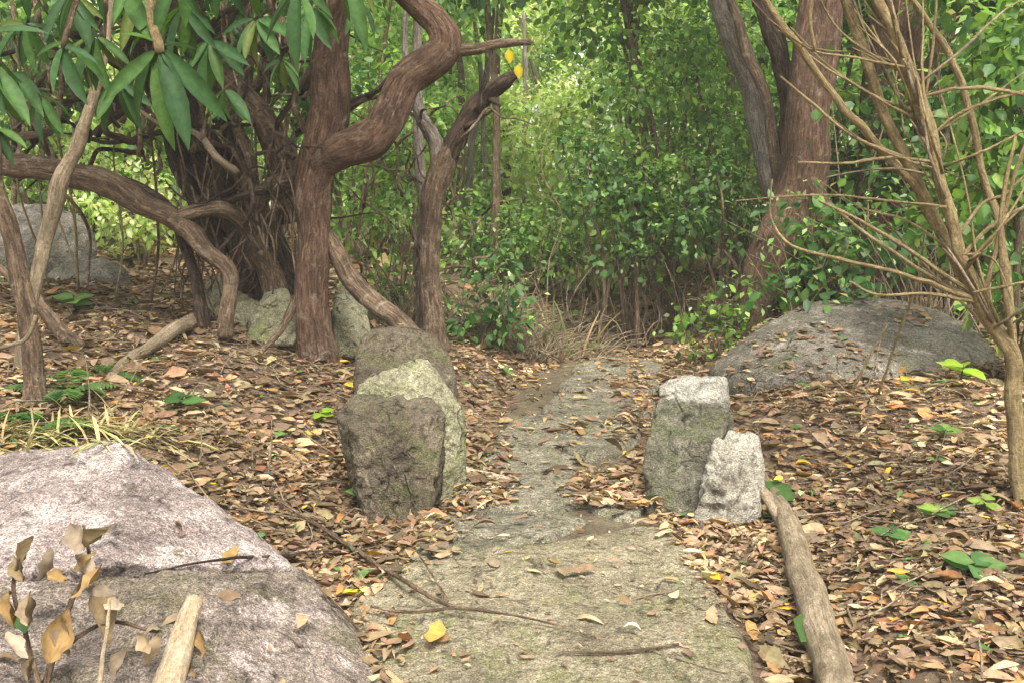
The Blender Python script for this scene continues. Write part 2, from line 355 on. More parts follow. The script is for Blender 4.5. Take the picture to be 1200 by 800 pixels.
def place(tpl, pos, d, up, ln, wd, col):
    """many leaves into one mesh: tpl scaled by ln (along) and wd*ln (across)"""
    T, F = tpl; x, y, z = frames(d, up); n, k = len(pos), len(T)
    V = pos[:, None] + (x[:, None] * (T[None, :, :1] * (ln * wd)[:, None, None]) + y[:, None] * (T[None, :, 1:2] * ln[:, None, None]) + z[:, None] * (T[None, :, 2:] * ln[:, None, None]))
    Fo = (np.arange(n)[:, None, None] * k + F[None]).reshape(-1, F.shape[1])
    return V.reshape(-1, 3), [Fo], np.repeat(col, k, 0)
def pick(pal, n, jit=.18):
    pal = np.array(pal); w = np.ones(len(pal)) if pal.shape[1] == 3 else pal[:, 3]
    c = pal[RNG.choice(len(pal), n, p=w / w.sum()), :3]
    return c * (1 + jit * RNG.standard_normal((n, 1))).clip(.5, 1.6) * (1 + .06 * RNG.standard_normal((n, 3)))
_lm = {}
def leaf_mesh(tplname, tpl, pal, mat, i):
    key = (tplname, id(pal), mat.name, i)
    if key not in _lm:
        rs = np.random.default_rng(i + 5); c = np.array(pal[i % len(pal)][:3]) * (1 + .12 * rs.standard_normal())
        T = tpl[0].copy(); cc = np.repeat(c[None], len(T), 0)
        if tplname in ('long', 'broad'): cc[1::3] *= 1.35   # pale midrib
        T[:, 2] += .05 * rs.standard_normal() * T[:, 1] ** 2
        _lm[key] = make_mesh('leaf', T, [tpl[1]], mat, cc)
    return _lm[key]
def leaf_obj(me, pos, d, up, ln, wd, parent=None, name='leaf'):
    d = np.asarray(d, float)[None]; x, y, z = frames(d, np.asarray(up, float)[None]); x, y, z = x[0] * ln * wd, y[0] * ln, z[0] * ln
    o = bpy.data.objects.new(name, me); COL.objects.link(o)
    base = np.array(parent.location) if parent else np.zeros(3); p = np.asarray(pos) - base
    if parent: o.parent = parent
    o.matrix_basis = Matrix(((x[0], y[0], z[0], p[0]), (x[1], y[1], z[1], p[1]), (x[2], y[2], z[2], p[2]), (0, 0, 0, 1)))
    return o

PAL_MID = [(0.156, 0.2874, 0.0541, 3), (0.1098, 0.2155, 0.0487, 3), (0.2081, 0.3591, 0.0676, 2), (0.266, 0.3918, 0.0812, 1), (0.0752, 0.1567, 0.0461, 2)]
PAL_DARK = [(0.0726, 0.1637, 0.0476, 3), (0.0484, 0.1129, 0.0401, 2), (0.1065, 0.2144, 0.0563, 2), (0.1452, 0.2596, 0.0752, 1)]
PAL_LIGHT = [(0.3082, 0.469, 0.1401, 3), (0.2278, 0.3957, 0.1168, 2), (0.3885, 0.5424, 0.2102, 2), (0.4556, 0.557, 0.3269, 1)]  # sunlight on the far foliage is painted in as paler green
PAL_SUNLIT = [(0.4827, 0.5883, 0.2076, 3), (0.6034, 0.6444, 0.3735, 2), (0.3351, 0.4623, 0.1453, 2)]  # yellower, brighter leaves: sunlight painted into the colour
PAL_DRY = [(0.2136, 0.1468, 0.0953, 4), (0.3011, 0.217, 0.137, 4), (0.1636, 0.1113, 0.0741, 3), (0.3581, 0.2736, 0.1794, 2.5), (0.2771, 0.1578, 0.0798, 1.2), (0.2415, 0.169, 0.1207, 3), (0.4343, 0.3518, 0.2406, 1.2), (0.1183, 0.0819, 0.0568, 2), (0.3389, 0.1893, 0.0819, 0.5), (0.2488, 0.1278, 0.0727, 0.5)]

def foliage(clumps, n, size, pal, tpl=L_BROAD, wd=.9, droop=.35, npart=0, parent=None, mat=None, tplname='broad'):
    """leaves spread through clumps (x, y, z, r); the npart nearest become leaf parts, the rest one stuff part"""
    cl = np.array(clumps, float); k = RNG.choice(len(cl), n, p=cl[:, 3] ** 2 / (cl[:, 3] ** 2).sum())
    g = RNG.standard_normal((n, 3)); g /= np.linalg.norm(g, axis=1)[:, None]; rr = RNG.random(n) ** .45
    pos = cl[k, :3] + g * (rr * cl[k, 3])[:, None] * np.array([1, 1, .75])
    # gather the leaves on sprays so that gaps open between them
    sp = np.floor(pos / (size * 2.6)); jit = np.stack([vnoise(sp * 1.37 + q * 31.1, 40 + q) for q in range(3)], -1)
    pos += jit * size * 1.6
    d = g * .8 + RNG.standard_normal((n, 3)) * .6 + np.array([0, 0, -droop]); up = RNG.standard_normal((n, 3)) * .45 + np.array([0, -.15, 1])
    ln = size * (.65 + .7 * RNG.random(n)); w = np.full(n, wd) * (.8 + .4 * RNG.random(n)); col = pick(pal, n)
    ok = pos[:, 2] > terrain(pos[:, 0], pos[:, 1]) + .03
    pos, d, up, ln, w, col = pos[ok], d[ok], up[ok], ln[ok], w[ok], col[ok]
    if npart:
        px, py, dep = project(pos); vis = (px > 0) & (px < 1200) & (py > 0) & (py < 800)
        score = np.where(vis, pos[:, 1] - ln * 3, 99); idx = np.argsort(score)[:npart]; idx = idx[score[idx] < 90]
        for i in idx:
            leaf_obj(leaf_mesh(tplname, tpl, pal, mat, int(RNG.integers(0, len(pal) * 3))), pos[i], d[i], up[i], ln[i], w[i], parent)
        keep = np.ones(len(pos), bool); keep[idx] = False
        pos, d, up, ln, w, col = pos[keep], d[keep], up[keep], ln[keep], w[keep], col[keep]
    if len(pos):
        o = part('foliage', place(tpl, pos, d, up, ln, w, col), mat, parent); tag(o, kind='stuff')

def stems_to(base, tips, r0, mat, parent, seed=0, name='stem'):
    for i, t in enumerate(tips):
        b = Vector(base); t = Vector(t); m1 = b.lerp(t, .4) + Vector((RNG.normal() * .08, RNG.normal() * .08, .1)); m2 = b.lerp(t, .75) + Vector((RNG.normal() * .1, RNG.normal() * .1, .05))
        part(name, tube([b - Vector((0, 0, .08)), m1, m2, t], [r0, r0 * .8, r0 * .55, r0 * .25], seg=7, res=4, rough=.1, seed=seed + i), mat, parent)

# ------------------------------------------------------------------ ground and path
def axis(lo, hi, n0, far):  # dense in view, coarse towards the horizon
    return np.concatenate([-np.geomspace(far, -lo, 14)[:-1] if lo < 0 else [], np.linspace(lo, hi, n0), np.geomspace(hi, far, 14)[1:]])
xs = axis(-7, 7, 220, 400); ys = np.concatenate([[-300, -60, -15, -5, -2, 0], np.linspace(.6, 14, 230), np.geomspace(14, 600, 22)[1:]])
X, Yy = np.meshgrid(xs, ys); Z = terrain(X, Yy); V = np.stack([X, Yy, Z], -1).reshape(-1, 3)
nx, ny = len(xs), len(ys); i, j = np.meshgrid(np.arange(ny - 1), np.arange(nx - 1), indexing='ij'); q = i * nx + j
F = np.stack([q, q + 1, q + nx + 1, q + nx], -1).reshape(-1, 4)
tag(part('ground', (V, [F]), M['soil'], None), 'brown forest soil under the fallen leaves', kind='structure')
py_ = np.linspace(1.2, 11.2, 140); pu = np.linspace(-1, 1, 24)
PY, PU = np.meshgrid(py_, pu, indexing='ij')
edge = .88 + .16 * vnoise(np.stack([PY * 2.1, np.sign(PU) * 3, 0 * PY], -1), 3)
PX = path_c(PY) + PU * path_w(PY) * edge; PZ = terrain(PX, PY) + .012 * (1 - PU ** 4) - .004 * PU ** 8 + .004
V = np.stack([PX, PY, PZ], -1).reshape(-1, 3); i, j = np.meshgrid(np.arange(139), np.arange(23), indexing='ij'); q = i * 24 + j
path = part('path', (V, [np.stack([q, q + 1, q + 25, q + 24], -1).reshape(-1, 4)]), M['dirt'], None)
tag(path, 'worn stone path leading between the two groups of upright stones', kind='structure')

def slab(pix, top, seed, thick=.12, name='paving_stone', n=46):
    """flat stone from the outline where it lies on the ground; a domed, worn top and rough edges"""
    pts = []
    for a_, b_ in pix:
        r = ray(a_, b_); k = (top - CAM_H) / r.z; pts.append((r.x * k, r.y * k))
    pts = np.array(pts); c = pts.mean(0); m = len(pts); out = []
    for i in range(n):   # resample and wobble
        t = i / n * m; i0 = int(t) % m; f = t - int(t)
        p0, p1, p2, p3 = pts[i0 - 1], pts[i0], pts[(i0 + 1) % m], pts[(i0 + 2) % m]
        out.append(.5 * (2 * p1 + (p2 - p0) * f + (2 * p0 - 5 * p1 + 4 * p2 - p3) * f * f + (3 * p1 - p0 - 3 * p2 + p3) * f ** 3))
    out = np.array(out); out = c + (out - c) * (1 + .035 * vnoise(np.c_[out * 4, np.full(n, seed)], seed))[:, None]
    rings = [(1.0, -thick), (1.015, -thick * .4), (1.0, -.03), (.98, -.012), (.95, .0)] + [(f, .004) for f in (.88, .78, .66, .52, .36, .2, .08)]
    V = []
    for f, z in rings:
        p = c + (out - c) * f; zz = top + z + .014 * fbm(np.c_[p * 2.2, np.full(n, seed * 1.0)], 4, seed) + .006 * vnoise(np.c_[p * 12, np.full(n, 2.)], seed)
        V.append(np.c_[p, zz])
    k = len(rings); V = np.vstack(V + [[c[0], c[1], V[-1][:, 2].mean()]])
    i, j = np.meshgrid(np.arange(k - 1), np.arange(n), indexing='ij'); j2 = (j + 1) % n
    Fq = np.stack([i * n + j, i * n + j2, (i + 1) * n + j2, (i + 1) * n + j], -1).reshape(-1, 4)
    jj = np.arange(n); Ft = np.stack([np.full(n, k * n), (k - 1) * n + jj, (k - 1) * n + (jj + 1) % n], -1)
    return part(name, (V, [Fq, Ft]), M['slab' if seed == 1 else 'slab_dark'], path)
slab([(425, 980), (415, 800), (415, 720), (440, 668), (520, 652), (620, 638), (700, 622), (775, 612), (812, 640), (850, 700), (885, 780), (930, 980)], .055, 1, n=90)
slab([(478, 652), (480, 612), (560, 600), (660, 598), (690, 606), (640, 628), (560, 645)], .045, 2)
slab([(548, 586), (545, 545), (580, 522), (650, 524), (690, 545), (685, 580), (620, 592)], .065, 3)
slab([(585, 518), (600, 492), (660, 484), (735, 488), (750, 510), (700, 532), (640, 520)], .06, 4)
slab([(690, 590), (700, 550), (745, 548), (752, 590), (735, 604)], .045, 5)
slab([(640, 478), (655, 462), (720, 456), (765, 466), (760, 482), (700, 486)], .07, 6)
slab([(655, 452), (680, 436), (750, 434), (775, 446), (760, 456), (700, 458)], .085, 7)
slab([(675, 432), (690, 420), (745, 417), (775, 426), (755, 433)], .1, 8)
slab([(560, 600), (540, 575), (545, 562), (600, 570), (604, 578)], .06, 9, thick=.08)

# ------------------------------------------------------------------ boulders
bb = thing('boulder', (-1.3, 2.9, 0), 'huge pinkish granite boulder with a pale top face, filling the lower left corner', 'boulder')
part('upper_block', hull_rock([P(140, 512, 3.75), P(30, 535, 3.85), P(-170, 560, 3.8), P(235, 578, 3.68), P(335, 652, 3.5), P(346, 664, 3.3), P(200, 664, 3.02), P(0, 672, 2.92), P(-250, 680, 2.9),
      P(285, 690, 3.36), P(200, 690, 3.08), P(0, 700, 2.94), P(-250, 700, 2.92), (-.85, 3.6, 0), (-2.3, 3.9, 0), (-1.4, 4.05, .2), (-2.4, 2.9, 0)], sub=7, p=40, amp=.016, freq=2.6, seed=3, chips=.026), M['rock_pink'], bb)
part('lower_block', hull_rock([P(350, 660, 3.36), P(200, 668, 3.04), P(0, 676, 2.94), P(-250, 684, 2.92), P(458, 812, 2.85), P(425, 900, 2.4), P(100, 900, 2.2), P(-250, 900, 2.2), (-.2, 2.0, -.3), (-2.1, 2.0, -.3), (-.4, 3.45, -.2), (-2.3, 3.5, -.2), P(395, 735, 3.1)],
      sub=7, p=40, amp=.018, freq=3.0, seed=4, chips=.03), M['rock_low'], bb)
rock('boulder', [P(412, 400, 5.9), P(440, 380, 6.0), P(490, 382, 6.0), P(530, 410, 5.9), P(542, 450, 5.8), P(545, 520, 5.7), P(405, 520, 5.7), P(408, 440, 5.8), P(450, 390, 6.5), P(520, 400, 6.5), P(420, 560, 5.5), P(540, 560, 5.5)],
     M['rock_dark'], 'rounded dark mossy boulder behind the angular stones left of the path', sub=5, p=10, amp=.018, freq=4, seed=6, chips=.02)
rock('boulder', [P(416, 474, 5.25), P(424, 444, 5.3), P(496, 420, 5.35), P(505, 428, 5.3), P(540, 478, 5.2), P(546, 510, 5.15), P(540, 590, 5.0), P(520, 480, 5.05), P(515, 610, 4.9), P(425, 600, 5.1), P(440, 470, 5.6), P(540, 480, 5.6), P(540, 600, 5.5)],
     M['rock_pale'], 'angular pale green stone with a peaked top beside the path', sub=6, p=44, amp=.012, freq=5, seed=9, chips=.03)
rock('boulder', [P(396, 484, 4.95), P(416, 464, 5.06), P(506, 466, 5.04), P(524, 488, 4.8), P(410, 500, 4.74), P(470, 494, 4.7), P(514, 545, 4.66), P(500, 628, 4.6), P(436, 640, 4.6), P(428, 575, 4.74), P(402, 530, 4.86), P(440, 620, 5.1), P(515, 610, 5.1), P(515, 500, 5.15), P(410, 500, 5.2)],
     M['rock_dark'], 'dark blocky stone at the front of the stones left of the path', sub=6, p=70, amp=.012, freq=5, seed=12, chips=.034)
rock('boulder', [P(774, 452, 5.2), P(800, 441, 5.2), P(850, 443, 5.2), P(858, 466, 5.15), P(772, 470, 5.12), P(800, 447, 5.48), P(850, 449, 5.48), P(760, 505, 5.01), P(754, 545, 4.91), P(756, 622, 4.72), P(838, 545, 4.84), P(832, 628, 4.72), P(858, 520, 5.1), P(850, 622, 5.1), P(770, 622, 5.29), P(838, 476, 5.07), P(785, 480, 5.07)],
     M['rock_cap'], 'tall grey guard stone with a whitish top, standing right of the path', sub=6, p=40, amp=.012, freq=4, seed=15, chips=.036)
rock('boulder', [P(834, 516, 4.77), P(862, 503, 4.82), P(888, 510, 4.82), P(893, 540, 4.77), P(888, 610, 4.63), P(850, 640, 4.55), P(806, 640, 4.62), P(830, 560, 4.65), P(880, 520, 5.1), P(880, 610, 5.1), P(840, 610, 5.1), P(860, 560, 4.63)],
     M['rock_white'], 'small whitish stone leaning against the tall grey one', sub=5, p=40, amp=.014, freq=6, seed=21, chips=.045)
rock('boulder', [P(815, 440, 7.6), P(870, 388, 8.0), P(940, 352, 8.4), P(1030, 344, 8.6), P(1110, 358, 8.4), P(1160, 385, 8.0), P(1180, 430, 7.4), P(1040, 440, 6.9), P(900, 450, 6.9), P(950, 400, 7.4), P(1080, 400, 7.4), (1.6, 7.2, 0), (4.0, 7.2, 0), (2, 9.2, 0), (4, 9.2, 0), P(980, 360, 9.2)],
     M['rock_grey'], 'broad low grey boulder half buried under leaves on the right bank', sub=6, p=12, amp=.03, freq=3, seed=24, chips=.03)
for k, (pts, mt, lab) in enumerate([
    ([(48, 330, 9), (62, 312, 9.1), (100, 300, 9.2), (140, 306, 9.1), (156, 335, 9), (150, 360, 8.8), (60, 360, 8.8), (100, 330, 8.6), (60, 320, 9.7), (150, 320, 9.7)], 'rock_grey', 'low rounded grey boulder beyond the leaf litter near the crossed saplings'),
    ([(-60, 280, 9.8), (-20, 240, 10), (50, 236, 10), (105, 255, 10), (120, 300, 9.8), (100, 345, 9.6), (-40, 350, 9.6), (40, 290, 9.4), (0, 245, 10.8), (100, 260, 10.8)], 'rock_grey', 'large shadowed boulder under the long horizontal limb'),
    ([(232, 350, 7.7), (250, 325, 7.8), (300, 316, 7.8), (325, 322, 7.8), (345, 360, 7.6), (335, 400, 7.3), (235, 400, 7.3), (280, 350, 7.4), (240, 330, 8.3), (340, 330, 8.3)], 'rock_pale', 'weathered stone wedged under the roots of the twisted tree'),
    ([(288, 372, 7.2), (310, 340, 7.3), (335, 332, 7.3), (352, 360, 7.2), (355, 405, 7.0), (290, 408, 7.0), (320, 370, 7.05), (330, 345, 7.6), (300, 400, 7.6)], 'rock_pale', 'pale angular stone just left of the upright trunk'),
    ([(390, 345, 7.5), (400, 330, 7.6), (425, 345, 7.6), (436, 385, 7.4), (430, 420, 7.2), (388, 420, 7.2), (410, 380, 7.2), (400, 350, 7.9), (430, 390, 7.9)], 'rock_pale', 'mossy pale stone tucked right of the upright trunk')]):
    rock('boulder', [P(*q) for q in pts], M[mt], lab, sub=5, p=12, amp=.02, freq=4, seed=30 + k, chips=.03)

# ------------------------------------------------------------------ near trees
def tree(name, base, label, cat='tree', group=None): return thing(name, base, label, cat, group)
def crown(clumps, n, size, pal, parent, npart=0, mat='leaf', **kw): foliage(clumps, n, size, pal, mat=M[mat], parent=parent, npart=npart, **kw)
def blob(cx, cy, cz, rx, ry, rz, n, r):
    g = RNG.standard_normal((n, 3)); g /= np.linalg.norm(g, axis=1)[:, None]; g *= (RNG.random(n) ** .4)[:, None]
    return [(cx + rx * q[0], cy + ry * q[1], cz + rz * q[2], r * (.7 + .6 * RNG.random())) for q in g]

tA = tree('tree', GX(373, 7.0), 'reddish brown tree with an S-bent limb, rising from the leafy left bank')
part('trunk', ptube([(374, 452, 7, 65.5), (373, 425, 7, 50.4), (371, 385, 7, 42), (370, 330, 7, 37.8), (368, 270, 7, 35.3), (366, 220, 7, 38.6), (374, 165, 7, 47), (387, 105, 7, 43.7), (396, 45, 7, 35.3), (405, -40, 7, 31.9), (430, -200, 7.2, 25.2), (470, -420, 7.4, 13.4)], seg=22, res=8, rough=.09, seed=1, knots=.15), M['bark_red'], tA)
part('limb', ptube([(372, 192, 7, 35.3), (398, 180, 6.95, 38.6), (430, 168, 6.9, 39.5), (453, 138, 6.9, 38.6), (474, 102, 6.9, 37), (506, 76, 6.9, 37.8), (521, 48, 6.9, 35.3), (508, 18, 6.9, 30.2), (478, -8, 6.9, 25.2), (430, -60, 6.9, 21.8), (400, -160, 6.9, 15.1)], seg=20, res=8, rough=.12, seed=2, knots=.2), M['bark_red'], tA)
part('branch', ptube([(508, 66, 6.9, 20.2), (535, 60, 6.88, 15.1), (560, 58, 6.85, 12.6), (590, 51, 6.8, 10.9), (622, 50, 6.75, 6.72)], seg=12, res=6, rough=.12, seed=3), M['bark_brown'], tA)
part('root', ptube([(384, 275, 7.05, 16.8), (405, 315, 6.95, 25.2), (432, 348, 6.8, 23.5), (460, 372, 6.65, 21.8), (486, 396, 6.5, 20.2)], seg=12, res=6, rough=.1, seed=4), M['bark_brown'], tA)
for k, nd in enumerate([[(372, 175, 7, 10.1), (345, 120, 7.1, 7.56), (370, 75, 7.2, 5.88), (392, 50, 7.2, 4.2)], [(355, 330, 7, 11.8), (335, 380, 6.9, 7.56), (300, 420, 6.7, 5.04)]]):
    part('branch' if k == 0 else 'root', ptube(nd, seg=8, res=5, rough=.1, seed=5 + k), M['bark_brown'], tA)
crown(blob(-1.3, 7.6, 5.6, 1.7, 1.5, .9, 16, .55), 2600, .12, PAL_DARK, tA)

tB = tree('tree', GX(506, 7.7), 'forked brown tree with a broken stub, standing behind the rounded mossy boulder')
part('trunk', ptube([(509, 412, 7.7, 33), (507, 385, 7.7, 26.2), (505, 330, 7.7, 22.7), (505, 270, 7.7, 23.5), (509, 225, 7.7, 26.2), (520, 192, 7.7, 28.9), (528, 172, 7.7, 23.5)], seg=18, res=8, rough=.12, seed=11, knots=.1), M['bark_brown'], tB)
part('limb', ptube([(516, 200, 7.7, 20.7), (504, 158, 7.68, 16.6), (488, 118, 7.65, 13.1), (478, 88, 7.6, 8.94), (474, 40, 7.6, 6.89), (480, -60, 7.6, 5.51)], seg=14, res=7, rough=.1, seed=12), M['bark_pale'], tB)
part('limb', ptube([(520, 200, 7.7, 23.5), (534, 168, 7.68, 23.5), (552, 136, 7.65, 22.1), (574, 112, 7.6, 19.3), (592, 96, 7.6, 17.2), (604, 88, 7.6, 11)], seg=16, res=7, rough=.2, seed=13, knots=.3), M['bark_dark'], tB)
for k, nd in enumerate([[(560, 130, 7.6, 11), (566, 105, 7.55, 6.89), (568, 82, 7.5, 3.44)], [(574, 116, 7.6, 8.28), (586, 124, 7.5, 4.13)], [(545, 150, 7.6, 5.51), (580, 128, 7.5, 2.76)]]):
    part('branch', ptube(nd, seg=8, res=4, rough=.2, seed=14 + k), M['bark_dark'], tB)
tB2 = tree('tree', GX(492, 8.1), 'slim pale grey stem standing just left of the forked tree')
part('trunk', ptube([(494, 400, 8.1, 16.8), (493, 330, 8.1, 14.3), (494, 200, 8.1, 12.6), (488, 100, 8.1, 11.8), (490, 0, 8.1, 10.1), (495, -140, 8.1, 7.56)], seg=10, res=6, rough=.06, seed=17), M['bark_pale'], tB2)
crown(blob(-.7, 8.3, 4.6, .7, .8, .5, 8, .35), 900, .1, PAL_MID, tB2)

tC = tree('tree', GX(310, 7.8), 'gnarled dark tree with crooked limbs snaking out across the bank')
part('trunk', ptube([(330, 370, 7.7, 88), (305, 300, 7.8, 66), (275, 240, 7.9, 56), (240, 190, 8.0, 54), (212, 140, 8.1, 46), (180, 70, 8.2, 49.9), (150, 0, 8.3, 41.3), (110, -120, 8.4, 31)], seg=24, res=8, rough=.16, seed=21, knots=.3), M['bark_dark'], tC)
part('limb', ptube([(338, 260, 7.6, 25.7), (334, 210, 7.55, 30.3), (318, 160, 7.5, 31.8), (288, 115, 7.5, 25.7), (256, 84, 7.5, 18.1), (225, 50, 7.5, 15.1), (200, 0, 7.5, 12.1), (180, -100, 7.6, 7.57)], seg=16, res=7, rough=.12, wob=.8, seed=22, knots=.2), M['bark_brown'], tC)
part('limb', ptube([(300, 315, 7.4, 22.7), (300, 280, 7.35, 21.2), (303, 245, 7.3, 21.2), (322, 218, 7.25, 19.7), (352, 200, 7.1, 18.1), (372, 190, 7.0, 15.1)], seg=14, res=7, rough=.12, wob=.8, seed=23), M['bark_brown'], tC)
part('limb', ptube([(302, 255, 7.35, 16.6), (294, 215, 7.4, 16.6), (286, 180, 7.45, 15.1), (275, 140, 7.5, 11.4), (262, 95, 7.5, 7.57)], seg=12, res=6, rough=.14, wob=.8, seed=24), M['bark_brown'], tC)
part('limb', ptube([(-140, 170, 6.6, 27.3), (-60, 190, 6.6, 25.7), (0, 196, 6.65, 24.2), (60, 197, 6.7, 25), (112, 212, 6.75, 25.7), (162, 236, 6.8, 25), (208, 258, 6.85, 24.2), (238, 290, 6.85, 20.4), (266, 312, 6.85, 18.1), (268, 345, 6.85, 16.6), (262, 395, 6.8, 18.1)], seg=18, res=8, rough=.13, wob=.8, seed=25, knots=.25), M['bark_brown'], tC)
part('limb', ptube([(200, 258, 6.85, 16.6), (228, 249, 6.9, 18.9), (258, 244, 7.0, 19.7), (288, 262, 7.15, 21.2), (312, 298, 7.3, 25.7), (325, 345, 7.4, 30.3)], seg=16, res=7, rough=.12, wob=.8, seed=26), M['bark_brown'], tC)
part('limb', ptube([(110, 205, 6.78, 16.6), (160, 226, 6.85, 16.6), (205, 262, 6.95, 13.6), (225, 310, 7.0, 12.1), (236, 350, 7.0, 15.1), (240, 392, 7.0, 18.1)], seg=12, res=7, rough=.14, wob=.8, seed=27), M['bark_dark'], tC)
part('limb', ptube([(300, 260, 8.0, 25.7), (280, 190, 8.0, 22.7), (262, 120, 8.0, 19.7), (235, 60, 8.1, 15.1), (230, -40, 8.2, 10.6)], seg=12, res=7, rough=.16, wob=.8, seed=28), M['bark_dark'], tC)
part('limb', ptube([(262, 300, 7.8, 22.7), (228, 240, 7.8, 22.7), (205, 190, 7.8, 18.1), (196, 140, 7.8, 13.6), (200, 80, 7.8, 9.06)], seg=12, res=7, rough=.16, wob=.8, seed=29), M['bark_dark'], tC)
part('limb', ptube([(330, 240, 7.9, 12.1), (298, 120, 7.8, 9.86), (290, 60, 7.8, 10.6), (291, 0, 7.8, 9.86), (292, -80, 7.8, 7.57)], seg=10, res=6, rough=.1, seed=30), M['bark_red'], tC)
for k, nd in enumerate([
    [(388, 55, 7.4, 6.02), (350, 105, 7.4, 6.88), (325, 145, 7.4, 6.88), (318, 170, 7.4, 7.74)], [(312, 70, 7.5, 6.88), (312, 120, 7.5, 6.02), (325, 165, 7.5, 6.02), (345, 185, 7.4, 6.02)],
    [(-20, 158, 6.9, 10.3), (30, 160, 6.9, 9.46), (62, 152, 6.9, 8.6), (70, 115, 6.9, 6.88), (72, 60, 6.9, 5.16)], [(220, 145, 7.6, 6.02), (260, 150, 7.5, 5.16), (300, 146, 7.4, 4.3)],
    [(252, 300, 7.2, 3.44), (275, 272, 7.2, 3.44), (312, 240, 7.2, 2.58)], [(300, 180, 7.2, 5.16), (320, 178, 7.2, 5.16), (340, 180, 7.15, 5.16)],
    [(0, 65, 7, 5.16), (40, 55, 7, 5.16), (80, 60, 7, 3.44)], [(90, 0, 7.2, 6.02), (130, 50, 7.2, 5.16), (150, 110, 7.3, 4.3), (170, 190, 7.3, 3.44)], [(310, -10, 7.3, 6.88), (340, 60, 7.3, 6.02), (350, 110, 7.3, 5.16)],
    [(140, 150, 7, 5.16), (110, 110, 7, 4.3), (95, 60, 7, 4.3), (120, 10, 7, 4.3)], [(330, 20, 7.6, 8.6), (305, 90, 7.6, 7.74), (292, 108, 7.6, 8.6)]]):
    part('branch', ptube(nd, seg=8, res=5, rough=.12, seed=40 + k), M['bark_brown'] if k % 3 else M['bark_dark'], tC)
def crooked(a0, b0, Y0, an, ln, w, mat, par, seed, kink=.5, name='branch'):
    nd = []; st = 6; x, y = a0, b0
    for q in range(st + 1):
        nd.append((x, y, Y0 + .12 * RNG.normal() * (q > 0), w * (1 - .7 * q / st))); an += RNG.normal() * kink; x += math.cos(an) * ln / st; y -= math.sin(an) * ln / st
    part(name, ptube(nd, seg=6, res=4, rough=.15, seed=seed, wob=.6), mat, par)
for k in range(85):
    a0, b0 = RNG.uniform(5, 365), RNG.uniform(30, 300)
    if a0 < 200 and b0 > 215: b0 -= 110
    crooked(a0, b0, RNG.uniform(6.7, 8.2), RNG.uniform(.2, 2.9), RNG.uniform(60, 190), RNG.choice([4, 5, 7, 10]), M[['bark_dark', 'bark_brown', 'bark_dark', 'deadwood'][k % 4]], tC, 600 + k)
for k in range(22): crooked(RNG.uniform(410, 560), RNG.uniform(150, 330), RNG.uniform(7.4, 8.2), RNG.uniform(.6, 2.4), RNG.uniform(50, 130), 4, M['bark_brown'], tB, 700 + k)
tw = []
for k in range(70):   # thin aerial roots and dead twigs hanging in the tangle: past counting, one part
    a_ = RNG.uniform(205, 350); b_ = RNG.uniform(110, 300); Y_ = RNG.uniform(7.0, 7.7); ln = RNG.uniform(40, 130); dx = RNG.normal() * 18
    tw.append(ptube([(a_, b_, Y_, 2.6), (a_ + dx * .4 + RNG.normal() * 6, b_ + ln * .4, Y_ - .05, 2.4), (a_ + dx * .8 + RNG.normal() * 8, b_ + ln * .75, Y_ - .05, 2), (a_ + dx, min(b_ + ln, 345), Y_, 1.4)], seg=5, res=3, rough=.1, seed=k))
tag(part('twigs', join(tw), M['bark_brown'], tC), kind='stuff')
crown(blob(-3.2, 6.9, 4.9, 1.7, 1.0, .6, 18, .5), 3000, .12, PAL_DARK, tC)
crown([(P(a_, b_, 8.4)[0], 8.4, P(a_, b_, 8.4)[2], .28) for a_, b_ in ((60, 40), (120, 20), (30, 100), (240, 20), (320, 20), (340, 90), (90, 110), (160, 40), (270, 60))], 900, .1, PAL_DARK, tC, npart=40)

t = tree('sapling', GX(40, 4.9), 'thin leaning brown sapling at the far left of the leafy bank', 'sapling')
part('trunk', ptube([(42, 482, 4.9, 30), (38, 440, 4.9, 24), (35, 395, 4.9, 22), (26, 330, 4.9, 21), (10, 262, 4.9, 19), (-8, 190, 4.9, 17), (-30, 60, 4.9, 14), (-40, -100, 4.9, 10)], seg=12, res=7, rough=.08, seed=61), M['bark_brown'], t)
part('branch', ptube([(30, 355, 4.9, 9), (5, 320, 4.95, 8), (-30, 290, 5, 6)], seg=8, res=5, seed=62), M['bark_brown'], t)
t = tree('sapling', GX(50, 5.5), 'tan pole leaning across the thin brown sapling on the left', 'sapling')
part('trunk', ptube([(25, 440, 5.3, 18), (36, 350, 5.4, 15), (50, 292, 5.5, 17), (72, 222, 5.5, 18), (92, 165, 5.5, 15), (108, 118, 5.5, 12), (130, 20, 5.5, 9), (150, -80, 5.5, 6)], seg=11, res=7, rough=.08, seed=63), M['deadwood'], t)
for nd in ([(0, 408, 4.6, 6), (30, 398, 4.6, 5), (42, 370, 4.6, 4)],): part('branch', ptube(nd, seg=7, res=5, seed=65), M['deadwood'], t)
g = G(92, 408)
o = part('fallen_branch', tube([P(92, 410, g.y), P(70, 386, g.y + .1), P(45, 352, g.y + .2), P(30, 330, g.y + .25)], [.055, .045, .035, .02], seg=10, res=6, seed=66), M['bark_brown'], None, g)
tag(o, 'short brown branch propped between the ground and the left saplings', 'branch')

